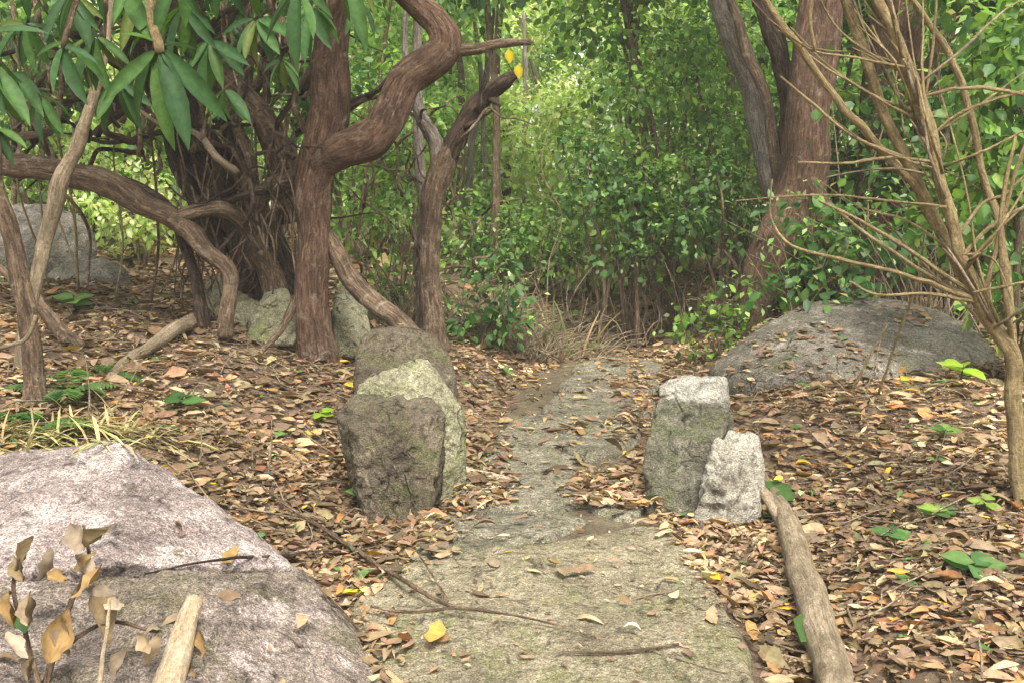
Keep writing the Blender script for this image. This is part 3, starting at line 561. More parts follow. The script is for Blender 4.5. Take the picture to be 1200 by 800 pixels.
# right group
t = tree('tree', GX(905, 9.3), 'thick reddish trunk rising behind the broad low boulder')
part('trunk', ptube([(900, 400, 9.3, 84), (906, 350, 9.3, 74), (914, 300, 9.3, 72), (932, 245, 9.3, 62), (946, 190, 9.3, 56), (954, 130, 9.3, 50), (962, 60, 9.3, 50), (968, -30, 9.3, 50), (975, -180, 9.4, 40)], seg=22, res=8, rough=.1, seed=71, knots=.1), M['bark_red'], t)
part('limb', ptube([(945, 200, 9.25, 26), (962, 250, 9.2, 30), (968, 310, 9.2, 36), (970, 380, 9.2, 40)], seg=12, res=6, rough=.12, seed=72), M['bark_red'], t)
crown(blob(3.2, 9.8, 5.6, 1.6, 1.4, .8, 14, .6), 2000, .13, PAL_MID, t)
t = tree('tree', GX(1015, 10), 'dark reddish trunk behind the tan stems on the right')
part('trunk', ptube([(1012, 400, 10, 84), (1014, 340, 10, 66), (1018, 280, 10, 58), (1034, 200, 10, 56), (1050, 100, 10, 56), (1060, -30, 10, 52), (1070, -200, 10, 44)], seg=20, res=8, rough=.12, seed=73, knots=.1), M['bark_red'], t)
part('limb', ptube([(1034, 200, 9.95, 30), (1070, 120, 9.9, 26), (1100, 60, 9.9, 24), (1120, -40, 9.9, 20)], seg=12, res=6, rough=.12, seed=74), M['bark_red'], t)
crown(blob(4.6, 10.6, 5.4, 1.5, 1.4, .9, 14, .6), 2000, .13, PAL_DARK, t)
t = tree('tree', GX(905, 10.3), 'pale peeling trunk leaning left of the thick reddish trunk')
part('trunk', ptube([(905, 400, 10.3, 36), (906, 320, 10.3, 30), (905, 250, 10.3, 27), (898, 185, 10.3, 26), (884, 120, 10.3, 28), (864, 55, 10.3, 30), (838, -20, 10.3, 26), (800, -150, 10.3, 20)], seg=14, res=8, rough=.08, seed=75), M['bark_pale'], t)
crown(blob(2.4, 10.8, 5.5, 1.5, 1.2, .9, 12, .5), 1800, .12, PAL_MID, t)
t = tree('tree', GX(912, 9.8), 'slender dark stem crossing in front of the pale peeling trunk')
part('trunk', ptube([(925, 400, 9.8, 20), (915, 300, 9.8, 14), (914, 220, 9.8, 13), (908, 165, 9.8, 13), (896, 110, 9.8, 12), (876, 60, 9.8, 12), (852, -15, 9.8, 10), (830, -100, 9.8, 8)], seg=10, res=7, rough=.1, seed=76), M['bark_brown'], t)
part('limb', ptube([(918, 180, 9.8, 12), (920, 110, 9.75, 18), (910, 45, 9.7, 22), (882, -20, 9.7, 20), (850, -100, 9.7, 14)], seg=10, res=7, rough=.12, seed=77), M['bark_dark'], t)

tF = tree('sapling', GX(1196, 4.4), 'tan many-stemmed sapling fanning up beside the right edge of the path bank', 'sapling')
part('stem', ptube([(1204, 640, 4.3, 25.3), (1197, 575, 4.35, 20.2), (1192, 500, 4.4, 18.4), (1190, 440, 4.4, 19), (1178, 398, 4.4, 19), (1145, 350, 4.4, 16.5), (1122, 285, 4.4, 13.9), (1098, 195, 4.4, 13.9), (1078, 118, 4.4, 15.8), (1052, 52, 4.4, 13.9), (1022, -20, 4.4, 12.1), (980, -140, 4.4, 8.89)], seg=16, res=8, rough=.06, seed=81, knots=.08), M['bark_tan'], tF)
part('stem', ptube([(1182, 410, 4.45, 12.7), (1140, 345, 4.5, 12.7), (1100, 265, 4.5, 13.9), (1074, 212, 4.5, 13.9), (1040, 145, 4.5, 12.7), (1012, 65, 4.5, 12.1), (984, -20, 4.5, 10.7), (950, -140, 4.5, 7.6)], seg=14, res=8, rough=.06, seed=82), M['bark_tan'], tF)
part('stem', ptube([(1090, 238, 4.5, 8.89), (1022, 165, 4.45, 9.5), (962, 90, 4.4, 8.24), (902, 5, 4.4, 6.97), (870, -50, 4.4, 5.7)], seg=11, res=8, rough=.08, seed=83), M['bark_tan'], tF)
part('stem', ptube([(1188, 420, 4.5, 10.1), (1178, 300, 4.6, 8.89), (1152, 200, 4.7, 8.24), (1122, 85, 4.7, 8.24), (1085, 25, 4.7, 6.97), (1050, -30, 4.7, 5.7)], seg=10, res=8, rough=.08, seed=84), M['bark_tan'], tF)
TWIGS = [
    [(1145, 352, 4.4, 6.4), (1060, 322, 4.3, 5.2), (985, 304, 4.2, 4.4), (928, 288, 4.2, 3.6), (903, 255, 4.2, 2.4), (905, 210, 4.2, 1.6)], [(1140, 350, 4.4, 5.6), (1080, 318, 4.45, 4.8), (1010, 270, 4.5, 4), (970, 238, 4.5, 3.2)],
    [(1215, 115, 4.4, 4.8), (1160, 104, 4.4, 4.8), (1110, 106, 4.4, 4), (1060, 120, 4.4, 3.2)], [(1215, 105, 4.4, 4), (1180, 112, 4.4, 4), (1120, 135, 4.4, 3.2), (1088, 165, 4.4, 3.2)],
    [(1100, 190, 4.4, 4), (1040, 185, 4.35, 4), (990, 192, 4.3, 3.2), (935, 190, 4.3, 2.4)], [(1060, 185, 4.45, 4.8), (1000, 160, 4.4, 4), (950, 120, 4.4, 3.2), (915, 90, 4.4, 2.4)],
    [(955, 60, 4.4, 4), (950, 20, 4.4, 4.8), (958, -30, 4.4, 4.8)], [(1150, 355, 4.4, 4.8), (1090, 345, 4.3, 4), (1030, 345, 4.3, 3.2), (995, 330, 4.3, 2.4)],
    [(1135, 340, 4.4, 5.6), (1060, 290, 4.4, 4.8), (1000, 255, 4.3, 4), (960, 235, 4.3, 3.2)], [(1175, 395, 4.5, 6.4), (1125, 300, 4.6, 5.6), (1060, 200, 4.7, 4), (1010, 150, 4.7, 3.2)],
    [(1030, 460, 4.9, 3.2), (1050, 400, 4.8, 3.2), (1075, 330, 4.7, 2.8), (1085, 270, 4.6, 2.4)], [(1000, 455, 5.2, 4), (1015, 425, 5.2, 3.2), (1040, 380, 5.2, 2.4)],
    [(1150, 360, 4.4, 6.4), (1170, 280, 4.4, 5.6), (1190, 200, 4.4, 4.8), (1215, 140, 4.4, 4)], [(1186, 405, 4.4, 7.2), (1178, 350, 4.3, 6.4), (1172, 260, 4.3, 5.6), (1190, 160, 4.3, 4)],
    [(1090, 200, 4.6, 3.2), (1085, 120, 4.6, 3.2), (1095, 40, 4.6, 3.2), (1098, -30, 4.6, 2.4)], [(1060, 160, 4.6, 2.4), (1048, 90, 4.6, 2.4), (1022, 30, 4.6, 2.4)],
    [(1120, 280, 4.4, 4.8), (1150, 240, 4.4, 4), (1180, 225, 4.4, 3.2), (1215, 190, 4.4, 3.2)], [(1128, 300, 4.4, 5.6), (1165, 262, 4.4, 4.8), (1215, 235, 4.4, 4)]]
for k, nd in enumerate(TWIGS): part('twig', ptube(nd, seg=7, res=6, rough=.1, seed=90 + k), M['bark_tan'], tF)
for k in range(42):
    f0 = RNG.random(); a0 = np.interp(f0, [0, .3, .6, 1], [1186, 1135, 1098, 1060]) + RNG.normal() * 4; b0 = np.interp(f0, [0, .3, .6, 1], [420, 330, 200, 70]); an = math.radians(RNG.uniform(90, 175) if RNG.random() < .7 else RNG.uniform(15, 90)); ln = RNG.uniform(60, 260); Y0 = 4.4 + RNG.normal() * .06; cv = RNG.normal() * 50
    nd = []
    for q in range(4):
        f = q / 3; nd.append((a0 + math.cos(an) * ln * f + RNG.normal() * 7 * f, b0 - math.sin(an) * ln * f + cv * f * f + RNG.normal() * 9 * f, Y0 + f * RNG.normal() * .25, 3.8 * (1 - .65 * f)))
    part('twig', ptube(nd, seg=6, res=4, rough=.1, seed=120 + k), M['bark_tan'] if k % 3 else M['deadwood'], tF)
crown([(P(a_, b_, 4.9)[0], 4.9, P(a_, b_, 4.9)[2], r) for a_, b_, r in ((1150, 60, .25), (1190, 170, .22), (1120, -80, .4), (1180, -60, .5), (1000, -120, .4), (1185, 330, .15), (1165, 235, .16), (1100, 30, .15), (1050, 100, .12), (1010, 220, .12), (980, 60, .1), (1060, 290, .1), (1130, 120, .15), (960, 150, .1), (1170, 300, .2), (1195, 60, .25))], 650, .07, PAL_DARK, tF, npart=110)
crown(blob(1.9, 4.9, 3.9, 1.0, .8, .5, 8, .4), 1000, .09, PAL_DARK, tF)

# bare vines and dead stems hanging and leaning in the foliage
for k in range(30):
    if k < 20: a_, Y_, wh = 960 + k * 13, RNG.uniform(8.9, 11), ['behind the right end of the low boulder', 'behind the middle of the low boulder', 'behind the tan sapling foot', 'near the dark reddish trunk', 'at the right edge of the wood'][k % 5]
    elif k < 27: a_, Y_, wh = RNG.uniform(20, 200), RNG.uniform(7.5, 9.5), ['behind the long snaking limb', 'beside the shadowed boulder', 'behind the leaning tan pole'][k % 3]
    else: a_, Y_, wh = 640 + (k - 27) * 33, RNG.uniform(10, 11), ['left of the slim dark stem', 'among the undergrowth past the path end', 'beside the tall leafy shrub'][k % 3]
    gr = 'bare woody vines in the undergrowth'
    le = RNG.normal() * (.2 if k < 27 else .08); b = GX(a_, Y_); hh = RNG.uniform(2.2, 4.5) if k < 28 else RNG.uniform(1, 2.4); r = RNG.uniform(.004, .012)
    pts = [b + Vector((le * f * hh + RNG.normal() * .06, RNG.normal() * .08, hh * f + RNG.normal() * .04 - .02)) for f in (0, .2, .4, .6, .8, 1)]
    t = thing('vine', b, '%s bare %s vine %s' % (('thicker' if r > .008 else 'thin') + (' tall' if hh > 3.3 else ' short'), ('tan', 'brown', 'grey')[k % 3] + (' left-leaning' if le < -.05 else ' right-leaning' if le > .05 else ' upright'), wh), 'vine', gr)
    part('stem', tube(pts, [r, r, r * .9, r * .8, r * .6, r * .4], seg=6, res=4, rough=.1, seed=500 + k), M[['bark_tan', 'bark_brown', 'deadwood'][k % 3]], t)
    for q in range(3):
        s_ = pts[1 + q]; e_ = s_ + Vector((RNG.normal() * .3, RNG.normal() * .15, RNG.uniform(.05, .4)))
        part('side_twig', tube([s_, s_.lerp(e_, .5) + Vector((RNG.normal() * .04, 0, RNG.normal() * .04)), e_], [r * .6, r * .45, r * .25], seg=5, res=3, seed=k), M['bark_brown' if k % 2 else 'deadwood'], t)

# ------------------------------------------------------------------ overhanging big-leaved branch, upper left
lb = thing('leafy_branch', P(150, -200, 3.7), 'overhanging branch of long drooping dark green leaves in the upper left', 'branch')
part('stem', ptube([(150, -260, 3.7, 16), (165, -120, 3.7, 14), (172, -30, 3.7, 13), (178, 25, 3.7, 12), (188, 62, 3.7, 12)], seg=9, res=6, seed=201), M['bark_tan'], lb)
part('stem', ptube([(165, -120, 3.7, 10), (110, -60, 3.8, 8), (85, 10, 3.8, 7), (74, 55, 3.8, 6)], seg=8, res=6, seed=202), M['bark_brown'], lb)
part('stem', ptube([(165, -140, 3.7, 10), (60, -80, 3.7, 8), (-10, 0, 3.7, 7), (-12, 75, 3.7, 6)], seg=8, res=6, seed=203), M['bark_brown'], lb)
part('stem', ptube([(165, -120, 3.7, 10), (270, -90, 3.75, 8), (330, -50, 3.8, 7), (350, -10, 3.8, 6)], seg=8, res=6, seed=204), M['bark_brown'], lb)
part('stem', ptube([(270, -90, 3.75, 8), (380, -80, 3.7, 7), (410, -30, 3.7, 6)], seg=8, res=6, seed=205), M['bark_brown'], lb)
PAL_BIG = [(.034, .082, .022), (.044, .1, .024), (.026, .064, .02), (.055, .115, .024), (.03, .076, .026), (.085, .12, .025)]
def whorl(a0, b0, Y0, nl, ln):
    crooked(a0 + RNG.normal() * 12, b0 - 110, Y0, -1.5, 110, 6, M['bark_brown'], lb, int(a0), kink=.12, name='stem')
    for q in range(nl):
        an = -math.pi / 2 + (q - (nl - 1) / 2) * 2.9 / nl + RNG.normal() * .15; L = ln * RNG.uniform(.75, 1.1)
        big_leaf(a0 + math.cos(an) * 3, b0 - math.sin(an) * 3, a0 + math.cos(an) * L * .75, b0 - math.sin(an) * L, Y0, RNG.uniform(-.16, .12), RNG.uniform(.62, .85))
def big_leaf(a0, b0, a1, b1, Y0, dy, w=1.0):
    p0, p1 = P(a0, b0, Y0), P(a1, b1, Y0 + dy); d = p1 - p0
    up = Vector((RNG.normal() * .35, -.75 + RNG.normal() * .3, .7))
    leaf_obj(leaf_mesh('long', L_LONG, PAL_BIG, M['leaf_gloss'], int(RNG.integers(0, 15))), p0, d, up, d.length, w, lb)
for l in [(188, 62, 222, 158, 3.7, -.12), (186, 62, 186, 166, 3.72, -.1), (188, 58, 262, 128, 3.7, -.02), (182, 60, 118, 114, 3.7, -.1), (190, 60, 240, 96, 3.7, .1), (180, 60, 146, 140, 3.72, .1), (178, 45, 140, -20, 3.7, .1), (190, 55, 228, 40, 3.72, .12),
          (184, 40, 196, -30, 3.7, -.05), (182, 50, 148, 30, 3.7, -.1), (188, 60, 206, 140, 3.72, .05), (176, 30, 140, 55, 3.75, -.1), (183, 60, 165, 128, 3.7, .08),
          (74, 55, 55, 102, 3.8, -.1), (75, 58, 90, 116, 3.8, -.1), (72, 54, 110, 62, 3.8, -.05), (74, 50, 36, 62, 3.8, .05), (76, 50, 128, 92, 3.8, .08),
          (-12, 75, 36, 134, 3.7, -.1), (-14, 76, 10, 150, 3.7, 0), (-12, 70, 30, 88, 3.7, .1), (-10, 40, 44, 20, 3.7, 0), (-10, 60, -4, 130, 3.7, -.1),
          (350, -10, 334, 66, 3.8, -.1), (352, -8, 372, 38, 3.8, -.1), (348, -12, 300, 38, 3.8, 0), (350, -15, 318, 10, 3.8, .1), (345, -20, 395, 15, 3.8, .05),
          (410, -30, 426, 46, 3.7, -.1), (408, -30, 400, 24, 3.7, .1), (412, -30, 446, 10, 3.7, 0), (270, -60, 246, 14, 3.7, 0), (255, -60, 276, 20, 3.7, -.05), (225, -50, 212, 30, 3.75, 0), (120, -50, 110, 24, 3.75, 0),
          (95, -20, 60, 30, 3.8, 0), (290, -50, 300, 22, 3.8, .05), (160, -40, 130, 20, 3.7, -.1), (235, -55, 262, 22, 3.8, .08), (20, -60, 34, 18, 3.8, 0), (210, -30, 232, 22, 3.6, 0)]:
    big_leaf(*l, w=.6 + .22 * RNG.random())

for w_ in [(28, 28, 4.4, 7, 62), (112, 42, 4.6, 7, 66), (245, 48, 4.5, 7, 64), (300, 22, 4.8, 7, 58), (48, 112, 4.8, 6, 58), (140, 96, 5.0, 6, 56), (12, 84, 4.6, 6, 60), (215, 8, 4.2, 7, 66), (365, 8, 4.6, 7, 60), (425, 4, 4.9, 6, 52), (82, -8, 4.3, 7, 66), (160, -4, 4.4, 7, 60), (262, 104, 5.2, 6, 46), (330, 70, 5.3, 6, 44), (-5, 150, 5.0, 6, 50)]:
    whorl(*w_)

crown(blob(-2.1, 6.0, 4.1, 1.8, 1.1, .5, 16, .5), 2600, .16, PAL_DARK, lb)  # unseen crown added above the frame to shade the left trees

# ------------------------------------------------------------------ understory and far trees
MIXED = PAL_LIGHT + [(.3, .24, .13, .9), (.22, .15, .09, .7), (.42, .4, .2, .6)]
def bush(name, px, Y, h, rad, n, size, pal, label, cat='shrub', group=None, npart=40, nst=4, z0=.15, mat='leaf', clr=.32, wood='bark_brown', wd=.9):
    if 650 < px < 860 and 10 < Y < 13: z0 = .42
    b = GX(px, Y); o = thing(name, b, label, cat, group); nc = max(6, int(9 * h))
    cl = []
    for k in range(nc):
        f = z0 + (1 - z0) * RNG.random(); ww = rad * (.55 + .6 * math.sin(math.pi * min(f, .98)))
        cl.append((b.x + RNG.uniform(-1, 1) * ww, b.y + RNG.uniform(-1, 1) * ww * .7, b.z + h * f, clr * (.7 + .6 * RNG.random())))
    stems_to(b, [cl[k][:3] for k in range(min(nst, nc))], .012 + .006 * h, M[wood], o, seed=int(px))
    foliage(cl, int(n * .8), size, pal, mat=M[mat], parent=o, npart=npart, wd=wd)
    foliage([(c[0] + RNG.normal() * .1, c[1] + .1, c[2], c[3] * 1.25) for c in cl], int(n * .5), size * .68, MIXED, tpl=L_FINE, mat=M['leaf_far'], parent=o)
    for q in range(10):
        c = cl[q % nc]; d_ = Vector((RNG.normal() * .35, RNG.normal() * .2, RNG.uniform(.1, .5))); p_ = Vector(c[:3]) - Vector((0, 0, .15))
        part('twig', tube([p_, p_ + d_ * .5 + Vector((RNG.normal() * .04, 0, 0)), p_ + d_], [.006, .005, .002], seg=5, res=3, seed=q), M[wood], o)
    return o
GU = 'leafy undergrowth beyond the end of the path'
BUSH = [  # column, distance, height, radius, leaves, leaf size, palette, label, parts
    (560, 9.4, .9, .3, 500, .09, PAL_DARK, 'small dark bush just right of the forked tree', 60),
    (455, 9.6, 1.7, .42, 900, .085, PAL_MID, 'green bush between the S-bent limb and the forked tree', 70),
    (590, 13.0, 1.1, .6, 1300, .085, PAL_MID, 'low green bush left of the centre beyond the path end', 60),
    (645, 13.4, 1.0, .55, 1100, .085, PAL_MID, 'low dark bush straight beyond the path end', 50),
    (705, 10.8, 2.3, .42, 900, .085, PAL_DARK, 'young tree with a slim dark stem at the end of the path', 110),
    (745, 10.9, 1.9, .35, 900, .09, PAL_MID, 'thin-stemmed sapling beside the slim dark stem at the path end', 60),
    (790, 11.3, 3.4, .6, 1500, .085, PAL_MID, 'tall leafy shrub standing right of the path end', 150),
    (845, 10.4, 2.0, .42, 850, .085, PAL_DARK, 'dense bush left of the pale peeling trunk', 90),
    (870, 12.5, 4.6, .8, 1800, .11, PAL_MID, 'tall green shrub behind the pale peeling trunk', 60),
    (775, 12.8, 5.0, .8, 1500, .1, PAL_MID, 'tall dark shrub rising over the right of the path end', 120),
    (665, 13.5, 5.6, .9, 0, .12, PAL_MID, '', 0),
    (972, 8.8, 1.25, .36, 900, .11, PAL_DARK, 'dark leafy bush in front of the reddish trunks behind the low boulder', 120),
    (850, 8.9, .55, .3, 300, .08, PAL_MID, 'small green bush at the left end of the broad low boulder', 60),
    (1120, 9.2, 3.4, .6, 2600, .11, PAL_DARK, 'shrub behind the tan sapling, right of the dark reddish trunk', 100),
    (1195, 6.9, 2.7, .5, 1700, .11, PAL_MID, 'green shrub at the right edge behind the tan sapling', 120),
    (1080, 12.2, 4.8, .9, 3000, .12, PAL_MID, 'tall shrub filling the gap between the right hand trunks', 50),
    (985, 12.6, 4.8, .7, 2400, .12, PAL_DARK, 'tall dark shrub between the two reddish trunks', 50),
    (1230, 10.5, 4.5, .8, 2600, .12, PAL_MID, 'tall shrub beyond the right edge shrub', 40),
    (415, 12.2, 4.6, .8, 2400, .09, PAL_MID, 'tall green shrub behind the upright trunk and S-bent limb', 60),
    (330, 11.5, 4.2, .7, 2600, .11, PAL_DARK, 'tall shrub behind the gnarled dark tree', 40),
    (470, 13.2, 3.0, .7, 2000, .1, PAL_LIGHT, 'light green shrub glimpsed through the forked tree', 30),
    (165, 12.6, 2.6, .6, 2300, .085, PAL_SUNLIT, 'sunlit yellow-green shrub under the big drooping leaves', 60),
    (165, 11.0, 1.1, .5, 900, .08, PAL_SUNLIT, 'low bright yellow-green bush beyond the snaking limb', 90),
    (60, 12.5, 3.0, .7, 2200, .1, PAL_MID, 'green shrub behind the shadowed boulder on the left', 30),
    (10, 10.8, 4.0, .7, 2200, .1, PAL_DARK, 'dark shrub beyond the left end of the long limb', 40),
    (245, 13.0, 4.0, .8, 2400, .11, PAL_MID, 'shrub beyond the gnarled dark trunk', 20),
]
for (px, Y, h, rad, n, sz, pal, lab, npt) in BUSH:
    if n: bush('shrub', px, Y, h, rad, n, sz, pal, lab, npart=npt, group=GU if 540 < px < 880 else None, nst=4 if h < 3 else 6, mat='leaf_far' if pal in (PAL_LIGHT, PAL_SUNLIT) else 'leaf')
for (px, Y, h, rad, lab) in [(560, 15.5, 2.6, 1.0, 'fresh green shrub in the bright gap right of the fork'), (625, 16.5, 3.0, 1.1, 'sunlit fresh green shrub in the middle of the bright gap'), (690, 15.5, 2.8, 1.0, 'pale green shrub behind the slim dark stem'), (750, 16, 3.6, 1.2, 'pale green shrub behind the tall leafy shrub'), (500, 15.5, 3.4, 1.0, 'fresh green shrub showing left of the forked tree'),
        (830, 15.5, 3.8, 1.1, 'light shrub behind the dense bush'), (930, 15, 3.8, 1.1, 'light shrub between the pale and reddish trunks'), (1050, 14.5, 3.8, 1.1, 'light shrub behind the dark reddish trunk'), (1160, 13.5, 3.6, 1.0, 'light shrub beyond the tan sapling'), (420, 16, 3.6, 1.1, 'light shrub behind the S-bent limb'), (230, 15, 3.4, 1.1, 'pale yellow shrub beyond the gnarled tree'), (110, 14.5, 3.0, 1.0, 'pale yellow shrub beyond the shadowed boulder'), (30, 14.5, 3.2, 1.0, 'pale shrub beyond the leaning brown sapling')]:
    bush('shrub', px, Y, h, rad, 2600, .12, PAL_SUNLIT if px in (560, 625, 690, 230, 110) else PAL_LIGHT, lab, npart=0, nst=3, clr=.4, z0=.1, mat='leaf_far', group='sunlit shrubs far behind')  # palest palette paints sunlight onto the shrubs in the bright gaps
# overhanging foliage of the tall trees at the top, right of centre
def canopy_tree(px, Y, h, cr, n, size, pal, label, low=2.2, mat='leaf', npart=0, wood='bark_brown', group='trees standing beyond the undergrowth', r0=.09, lean=0):
    b = GX(px, Y); o = thing('tree', b, label, 'tree', group)
    top = Vector((b.x + lean, b.y, b.z + h))
    part('trunk', tube([b - Vector((0, 0, .2)), b.lerp(top, .35) + Vector((RNG.normal() * .15, 0, 0)), b.lerp(top, .7) + Vector((RNG.normal() * .2, 0, 0)), top], [r0 * 1.2, r0, r0 * .75, r0 * .3], seg=10, res=7, rough=.1, seed=int(px)), M[wood], o)
    cl = blob(b.x + lean * .7, b.y, b.z + (low + h) / 2 + .3, cr, cr, (h - low) / 2 + .3, int(16 + 6 * cr), .5 + .12 * cr)
    for k in range(5):
        c = Vector(cl[k][:3]); s = b.lerp(top, .4 + .1 * k)
        part('branch', tube([s, s.lerp(c, .5) + Vector((0, 0, .15)), c], [r0 * .45, r0 * .3, r0 * .12], seg=6, res=4, seed=k), M[wood], o)
    foliage(cl, n, size, pal, mat=M[mat], parent=o, npart=npart, tpl=L_BROAD if npart else L_FINE, tplname='broad' if npart else 'fine', wd=.9)
    return o
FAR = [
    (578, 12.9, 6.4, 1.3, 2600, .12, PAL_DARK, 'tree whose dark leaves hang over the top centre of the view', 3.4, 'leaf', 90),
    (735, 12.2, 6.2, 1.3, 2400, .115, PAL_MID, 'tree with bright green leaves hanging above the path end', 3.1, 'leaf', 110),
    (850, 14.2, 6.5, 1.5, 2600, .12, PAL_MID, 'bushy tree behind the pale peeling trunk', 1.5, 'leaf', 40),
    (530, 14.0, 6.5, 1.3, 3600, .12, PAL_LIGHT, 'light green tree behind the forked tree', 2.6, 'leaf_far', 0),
    (615, 19.5, 7.5, 2.0, 8000, .12, PAL_SUNLIT, 'sunlit yellow-green tree in the far gap at the centre', .9, 'leaf_far', 0),
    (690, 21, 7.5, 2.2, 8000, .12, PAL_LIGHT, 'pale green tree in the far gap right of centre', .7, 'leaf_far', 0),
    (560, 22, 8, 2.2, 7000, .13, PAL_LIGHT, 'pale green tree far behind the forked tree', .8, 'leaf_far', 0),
    (780, 19, 8, 2.2, 7000, .13, PAL_SUNLIT, 'full green tree far behind the tall leafy shrub', .6, 'leaf_far', 0),
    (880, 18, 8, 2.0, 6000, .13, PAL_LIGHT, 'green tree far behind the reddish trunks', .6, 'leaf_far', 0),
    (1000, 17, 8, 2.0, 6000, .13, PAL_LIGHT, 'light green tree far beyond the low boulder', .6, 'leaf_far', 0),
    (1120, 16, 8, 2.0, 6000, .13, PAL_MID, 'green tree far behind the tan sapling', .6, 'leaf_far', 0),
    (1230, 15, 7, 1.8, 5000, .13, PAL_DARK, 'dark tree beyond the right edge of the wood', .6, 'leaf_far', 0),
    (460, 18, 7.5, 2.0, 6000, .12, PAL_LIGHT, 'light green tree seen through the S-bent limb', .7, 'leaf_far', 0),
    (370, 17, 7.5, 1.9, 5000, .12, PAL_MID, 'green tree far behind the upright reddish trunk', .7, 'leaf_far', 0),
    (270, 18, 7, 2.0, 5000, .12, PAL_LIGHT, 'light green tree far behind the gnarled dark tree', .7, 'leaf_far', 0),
    (160, 16.5, 5.4, 1.7, 4200, .12, PAL_SUNLIT, 'sunlit tree glowing behind the drooping leaves', .6, 'leaf_far', 0),
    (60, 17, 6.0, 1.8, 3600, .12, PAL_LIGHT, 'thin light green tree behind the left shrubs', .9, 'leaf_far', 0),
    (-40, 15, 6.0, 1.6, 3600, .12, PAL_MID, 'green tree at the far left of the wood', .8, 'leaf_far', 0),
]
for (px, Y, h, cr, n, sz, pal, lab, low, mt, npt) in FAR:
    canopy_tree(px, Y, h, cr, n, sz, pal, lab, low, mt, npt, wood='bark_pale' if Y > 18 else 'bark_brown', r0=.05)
for k, (px, Y, w, mt, lab) in enumerate([(558, 14.5, 9, 'bark_pale', 'thin pale trunk seen right of the forked tree'), (566, 14.8, 7, 'bark_pale', 'thinner pale trunk close beside another pale one, right of the fork'), (588, 16, 12, 'bark_dark', 'dark trunk in the bright gap beyond the fork'), (612, 17, 8, 'bark_pale', 'pale slim trunk in the bright gap'), (735, 10.6, 5, 'bark_dark', 'bare thin stem standing at the path end'), (751, 10.7, 6, 'bark_brown', 'bare reddish stem right of another thin one at the path end')]):
    b = GX(px, Y); t = thing('sapling', b, lab, 'sapling'); hh = 4.2 if Y > 11 else 1.3
    r = w / 2 / FPX * Y
    part('trunk', tube([b - Vector((0, 0, .1)), b + Vector((RNG.normal() * .05, 0, hh * .35)), b + Vector((RNG.normal() * .1, 0, hh * .7)), b + Vector((RNG.normal() * .15, 0, hh))], [r, r * .9, r * .8, r * .5], seg=9, res=6, rough=.1, seed=300 + k), M[mt], t)
# far wood: one mass
n = 90000
fx = RNG.uniform(-26, 26, n); fy = RNG.uniform(23, 36, n); fz = 12 * RNG.random(n) ** 1.1
ok = fbm(np.stack([fx * .28, fy * .2, fz * .33], -1), 3, 77) > -.55 + .04 * fz; fx, fy, fz = fx[ok], fy[ok], fz[ok]; n = len(fx)
pos = np.stack([fx, fy, fz + .7], -1)
o = part('far_woods', place(L_FINE, pos, RNG.standard_normal((n, 3)) - [0, 0, .3], RNG.standard_normal((n, 3)) * .5 + [0, -.2, 1], RNG.uniform(.22, .42, n), np.full(n, 1.), pick(PAL_LIGHT + PAL_SUNLIT, n)), M['leaf_far'], None)
tag(o, 'far mass of woodland closing off the view behind the nearer trees', 'woods', kind='stuff')

# dead brush of tan twigs and fronds left of the path end
db = thing('dead_bush', GX(590, 10.3), 'heap of dry tan twigs and fronds left of the path end', 'bush')
tw = []
for k in range(420):
    a_ = RNG.normal(605, 48); b_ = RNG.uniform(330, 398); Y_ = RNG.uniform(9.6, 10.8); an = math.radians(RNG.uniform(20, 160)); ln = RNG.uniform(20, 80)
    bb = GX(a_, Y_); p1 = bb + Vector((math.cos(an) * ln * .5, RNG.normal() * 10, math.sin(an) * ln * .6)) / FPX * Y_; p2 = bb + Vector((math.cos(an) * ln, RNG.normal() * 14, math.sin(an) * ln * .75)) / FPX * Y_
    tw.append(tube([bb, p1, p2], [.007, .005, .003], seg=4, res=3, seed=k))
tag(part('twigs', join(tw), M['deadwood'], db), kind='stuff')
fr = 90
pos = np.array([GX(RNG.normal(605, 42), RNG.uniform(9.8, 10.8)) for _ in range(fr)]); d = RNG.standard_normal((fr, 3)) * .6 + [0, 0, .9]
tag(part('blades', place(L_GRASS, pos, d, RNG.standard_normal((fr, 3)) + [0, 0, .3], RNG.uniform(.25, .6, fr), np.full(fr, 1.), pick([(.3, .28, .12), (.2, .25, .1), (.38, .3, .18)], fr)), M['leaf'], db), kind='stuff')

for (cx_, Y_, wd_, m_, lab) in [(800, 11.0, 60, 34, 'thicket of bare tan stems right of the path end'), (660, 11.6, 60, 26, 'thicket of dry stems straight behind the path end'), (1090, 8.9, 70, 80, 'thicket of bare twigs behind the right end of the low boulder'), (465, 9.2, 40, 40, 'dry twigs between the upright trunk and the forked tree'), (950, 9.0, 40, 30, 'bare twigs at the foot of the thick reddish trunk')]:
    th = thing('dead_bush', GX(cx_, Y_), lab, 'bush'); tw = []
    for k in range(m_):
        b = GX(cx_ + RNG.normal() * wd_ * .5, Y_ + RNG.normal() * .3); hh = RNG.uniform(.3, 1.3); le = RNG.normal() * .35
        tw.append(tube([b, b + Vector((le * hh * .3 + RNG.normal() * .05, RNG.normal() * .05, hh * .4)), b + Vector((le * hh * .7 + RNG.normal() * .08, RNG.normal() * .1, hh * .75)), b + Vector((le * hh * 1.2, RNG.normal() * .1, hh))], [.008, .006, .004, .002], seg=4, res=3, seed=k))
    tag(part('twigs', join(tw), M['deadwood' if cx_ != 465 else 'bark_brown'], th), kind='stuff')

